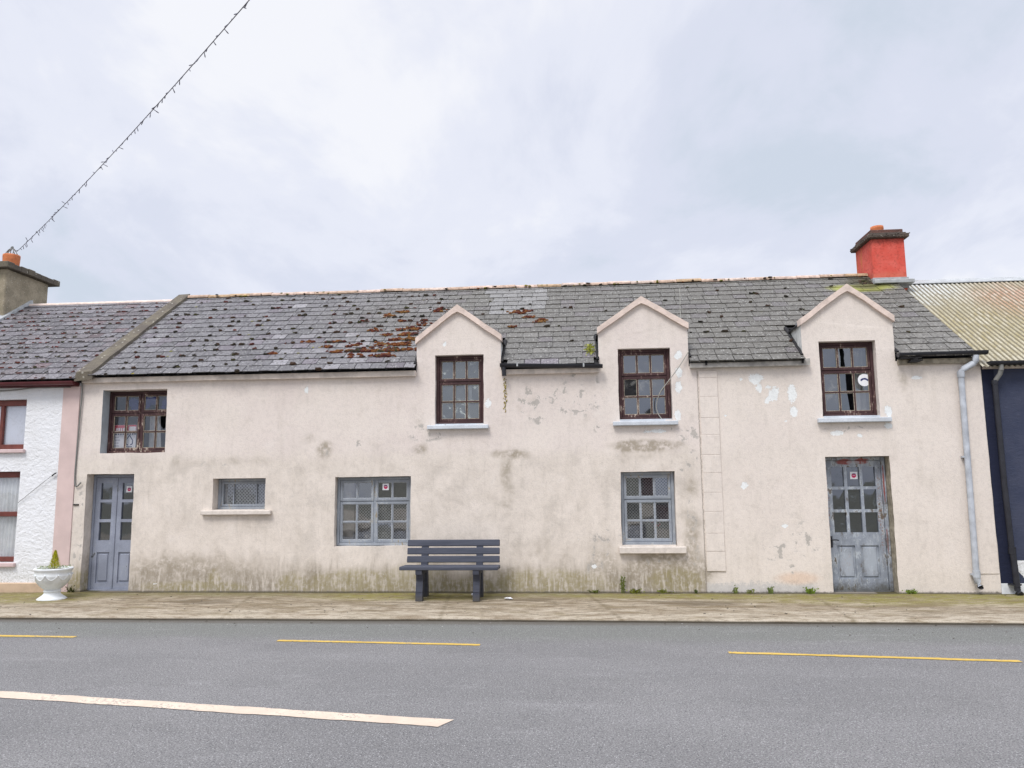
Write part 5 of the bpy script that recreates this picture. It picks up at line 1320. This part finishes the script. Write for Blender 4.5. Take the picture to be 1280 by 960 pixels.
# ------------------------------------------------------------------ string of fairy lights
A_ = Vector((-11.88, 2.70, 6.72)); B_ = Vector((6.2, -13.6, 7.2))
S0 = Vector((-3.52, -4.65, 6.985))                       # point the string passes over the road
D_ = (S0 - A_); Ltot = 23.5; dn = D_.normalized()
def sp(t):                                                # t in metres along the string
    f_ = t / D_.length
    return A_ + D_ * f_ + Vector((0, 0, -.30 * 4 * f_ * (1 - f_) * .35 if f_ < 1 else .30 * 1.4 * (f_ - 1)))
sl = empty('string_lights', A_, 'string of unlit fairy lights stretched over the road from the left chimney pot', 'fairy lights')
m = MB(); m.tube([sp(Ltot * i / 90) for i in range(91)], .0055, 5); m.build('cable', simple('dark_flex', (.10, .09, .11, 1), .6), sl)
bm_ = MB(); bm_.tube([(0, 0, 0), (0, 0, -.028)], .005, 6); bm_.tube([(0, 0, -.028), (0, 0, -.045), (0, 0, -.068), (0, 0, -.078)], [.004, .007, .006, .002], 6)
bmat = simple('dark_bulb', (.10, .095, .13, 1), .3, .1, 9, .5)
proto = bm_.build('bulb', bmat, sl)
tt = .15; first = True; nb = 0
while tt < 12.6 and nb < 98:
    b = proto if first else proto.copy()
    if not first: col.objects.link(b); b.parent = sl
    first = False; nb += 1
    b.location = sp(tt) - A_
    b.rotation_euler = (U(-1.1, 1.1), U(-1.0, 1.0) + (math.pi if random.random() < .12 else 0), U(0, 6))
    b.scale = (1, 1, U(.7, 1.25))
    tt += U(.09, .17)

# ------------------------------------------------------------------ house across the road (mirrored in the dormer glass)
oh = empty('gabled_house', (2.75, -28, 0), 'dark gabled house across the road mirrored in the glass of the middle dormer', 'house')
GX0, GX1, GA, GY0, GY1 = 1.3, 4.2, 2.75, -32.0, -24.0
m = MB(); gp_ = [(GX0, 0), (GX1, 0), (GX1, 4.6), (GA, 5.95), (GX0, 4.6)]
m.prism([(q[0], q[1]) for q in gp_], 'y', GY0, GY1); m.build('wall', simple('dark_render', (.10, .095, .10, 1), .9, .2, 3), oh)
m = MB()
for (xa_, xb_, za_, zb_) in ((GX0 - .15, GA, 4.48, 5.98), (GA, GX1 + .15, 5.98, 4.48)):
    m.hexa([(xa_, GY0 - .1, za_), (xb_, GY0 - .1, zb_), (xb_, GY1 + .12, zb_), (xa_, GY1 + .12, za_), (xa_, GY0 - .1, za_ + .08), (xb_, GY0 - .1, zb_ + .08), (xb_, GY1 + .12, zb_ + .08), (xa_, GY1 + .12, za_ + .08)])
m.build('roof', M['tar'], oh)
m = MB(); m.box(3.55, 3.95, -25.2, -24.5, 4.4, 6.05, bev=.02); m.box(3.48, 4.02, -25.28, -24.42, 6.05, 6.2, bev=.02); m.build('chimney', M['capbrick'], oh)
for (xa_, xb_, za_, zb_) in ((1.75, 2.5, 2.9, 4.0), (3.0, 3.75, 2.9, 4.0), (3.0, 3.75, .9, 2.0)):
    m = MB(); m.box(xa_, xb_, GY1 + .001, GY1 + .05, za_, zb_, bev=.01); wo_ = m.build('window', M['sillcream'], oh)
    m = MB(); m.box(xa_ + .08, xb_ - .08, GY1 + .051, GY1 + .056, za_ + .08, zb_ - .08); m.build('pane', M['black'], wo_)
m = MB(); m.box(1.7, 2.6, GY1 + .001, GY1 + .06, 0, 2.05, bev=.01); m.build('door', M['maroon'], oh)

# ------------------------------------------------------------------ sky and light
SUN_EL, SUN_ROT = R(55), R(205)
wd_ = bpy.data.worlds.new('World'); bpy.context.scene.world = wd_; wd_.use_nodes = True
nt = wd_.node_tree; nt.nodes.clear()
N_ = nt.nodes.new; Lk = nt.links.new
outw = N_('ShaderNodeOutputWorld'); bg = N_('ShaderNodeBackground'); bg.inputs[1].default_value = .1
sky = N_('ShaderNodeTexSky'); sky.sky_type = 'NISHITA'; sky.sun_disc = False; sky.sun_elevation = SUN_EL; sky.sun_rotation = SUN_ROT
tc = N_('ShaderNodeTexCoord'); sep = N_('ShaderNodeSeparateXYZ'); Lk(tc.outputs['Generated'], sep.inputs[0])
def mth(op, a, b):
    k = N_('ShaderNodeMath'); k.operation = op
    for v, s_ in ((a, k.inputs[0]), (b, k.inputs[1])):
        if isinstance(v, (int, float)): s_.default_value = v
        else: Lk(v, s_)
    return k.outputs[0]
zc = mth('ADD', mth('MAXIMUM', sep.outputs[2], 0.0), .32)
cv = N_('ShaderNodeCombineXYZ'); Lk(mth('DIVIDE', sep.outputs[0], zc), cv.inputs[0]); Lk(mth('DIVIDE', sep.outputs[1], zc), cv.inputs[1])
def wn(scale, detail, rough, off, dist=0.0):
    mp = N_('ShaderNodeMapping'); mp.inputs['Location'].default_value = off; mp.inputs['Scale'].default_value = (1, .75, 1); Lk(cv.outputs[0], mp.inputs[0])
    k = N_('ShaderNodeTexNoise'); k.inputs['Scale'].default_value = scale; k.inputs['Detail'].default_value = detail; k.inputs['Roughness'].default_value = rough; k.inputs['Distortion'].default_value = dist
    Lk(mp.outputs[0], k.inputs['Vector']); return k.outputs[0]
def ramp(f, pts):
    k = N_('ShaderNodeValToRGB'); Lk(f, k.inputs[0]); k.color_ramp.interpolation = 'EASE'
    while len(k.color_ramp.elements) < len(pts): k.color_ramp.elements.new(.5)
    for e, (p_, c_) in zip(k.color_ramp.elements, pts): e.position = p_; e.color = tuple(c_) + (1,)
    return k.outputs[0]
n1 = wn(1.15, 5, .52, (3.1, 1.2, 0), .3); n2 = wn(2.8, 6, .6, (7.7, 4.4, 0), .3)
nn = mth('ADD', mth('MULTIPLY', n1, .58), mth('MULTIPLY', n2, .42))
cl = ramp(nn, [(.37, (.63, .695, .80)), (.455, (.725, .76, .88)), (.53, (.82, .845, .945)), (.60, (.93, .94, .99))])
def wmix(f, a, b, mode='MIX'):
    k = N_('ShaderNodeMix'); k.data_type = 'RGBA'; k.blend_type = mode
    for v, s_ in ((f, k.inputs['Factor']), (a, k.inputs[6]), (b, k.inputs[7])):
        if isinstance(v, (int, float)): s_.default_value = v
        elif isinstance(v, tuple): s_.default_value = v
        else: Lk(v, s_)
    return k.outputs[2]
# overcast luminance: brighter towards the zenith
zz_ = N_('ShaderNodeMapRange'); zz_.interpolation_type = 'SMOOTHSTEP'; Lk(sep.outputs[2], zz_.inputs[0]); zz_.inputs[1].default_value = .58; zz_.inputs[2].default_value = 1.0; zz_.inputs[3].default_value = 1.0; zz_.inputs[4].default_value = 3.2
cb_ = N_('ShaderNodeCombineXYZ')
for s_ in cb_.inputs: Lk(mth('MULTIPLY', zz_.outputs[0], 10.4), s_)
cl2 = wmix(1.0, cl, cb_.outputs[0], 'MULTIPLY')
fin = wmix(.93, sky.outputs[0], cl2)
Lk(fin, bg.inputs[0]); Lk(bg.outputs[0], outw.inputs[0])
sun = bpy.data.lights.new('sun', 'SUN'); sun.energy = 2.2; sun.angle = R(20); sun.color = (1, .965, .92)
so_ = bpy.data.objects.new('sun', sun); col.objects.link(so_)
d = Vector((math.sin(SUN_ROT) * math.cos(SUN_EL), math.cos(SUN_ROT) * math.cos(SUN_EL), math.sin(SUN_EL)))
so_.rotation_euler = d.to_track_quat('Z', 'Y').to_euler(); so_.location = (-8, -20, 25)

# ------------------------------------------------------------------ camera
cam = bpy.data.cameras.new('camera'); co = bpy.data.objects.new('camera', cam); col.objects.link(co)
cam.sensor_width = 36; cam.lens = 27.0; cam.clip_end = 800
yaw, pitch, roll = R(-4.927), R(7.680), R(-.567)
fwd = Vector((math.sin(yaw) * math.cos(pitch), math.cos(yaw) * math.cos(pitch), math.sin(pitch))); rgt = Vector((math.cos(yaw), -math.sin(yaw), 0)); up = rgt.cross(fwd)
r2 = rgt * math.cos(roll) + up * math.sin(roll); u2 = up * math.cos(roll) - rgt * math.sin(roll)
co.matrix_world = Matrix(((r2.x, u2.x, -fwd.x, 0), (r2.y, u2.y, -fwd.y, -12.209), (r2.z, u2.z, -fwd.z, 1.62), (0, 0, 0, 1)))
sc = bpy.context.scene; sc.camera = co
sc.view_settings.view_transform = 'Standard'; sc.view_settings.look = 'None'; sc.view_settings.exposure = 0; sc.view_settings.gamma = 1
sc.render.engine = 'CYCLES'; sc.cycles.max_bounces = 6; sc.cycles.diffuse_bounces = 3; sc.cycles.glossy_bounces = 3; sc.cycles.transparent_max_bounces = 10
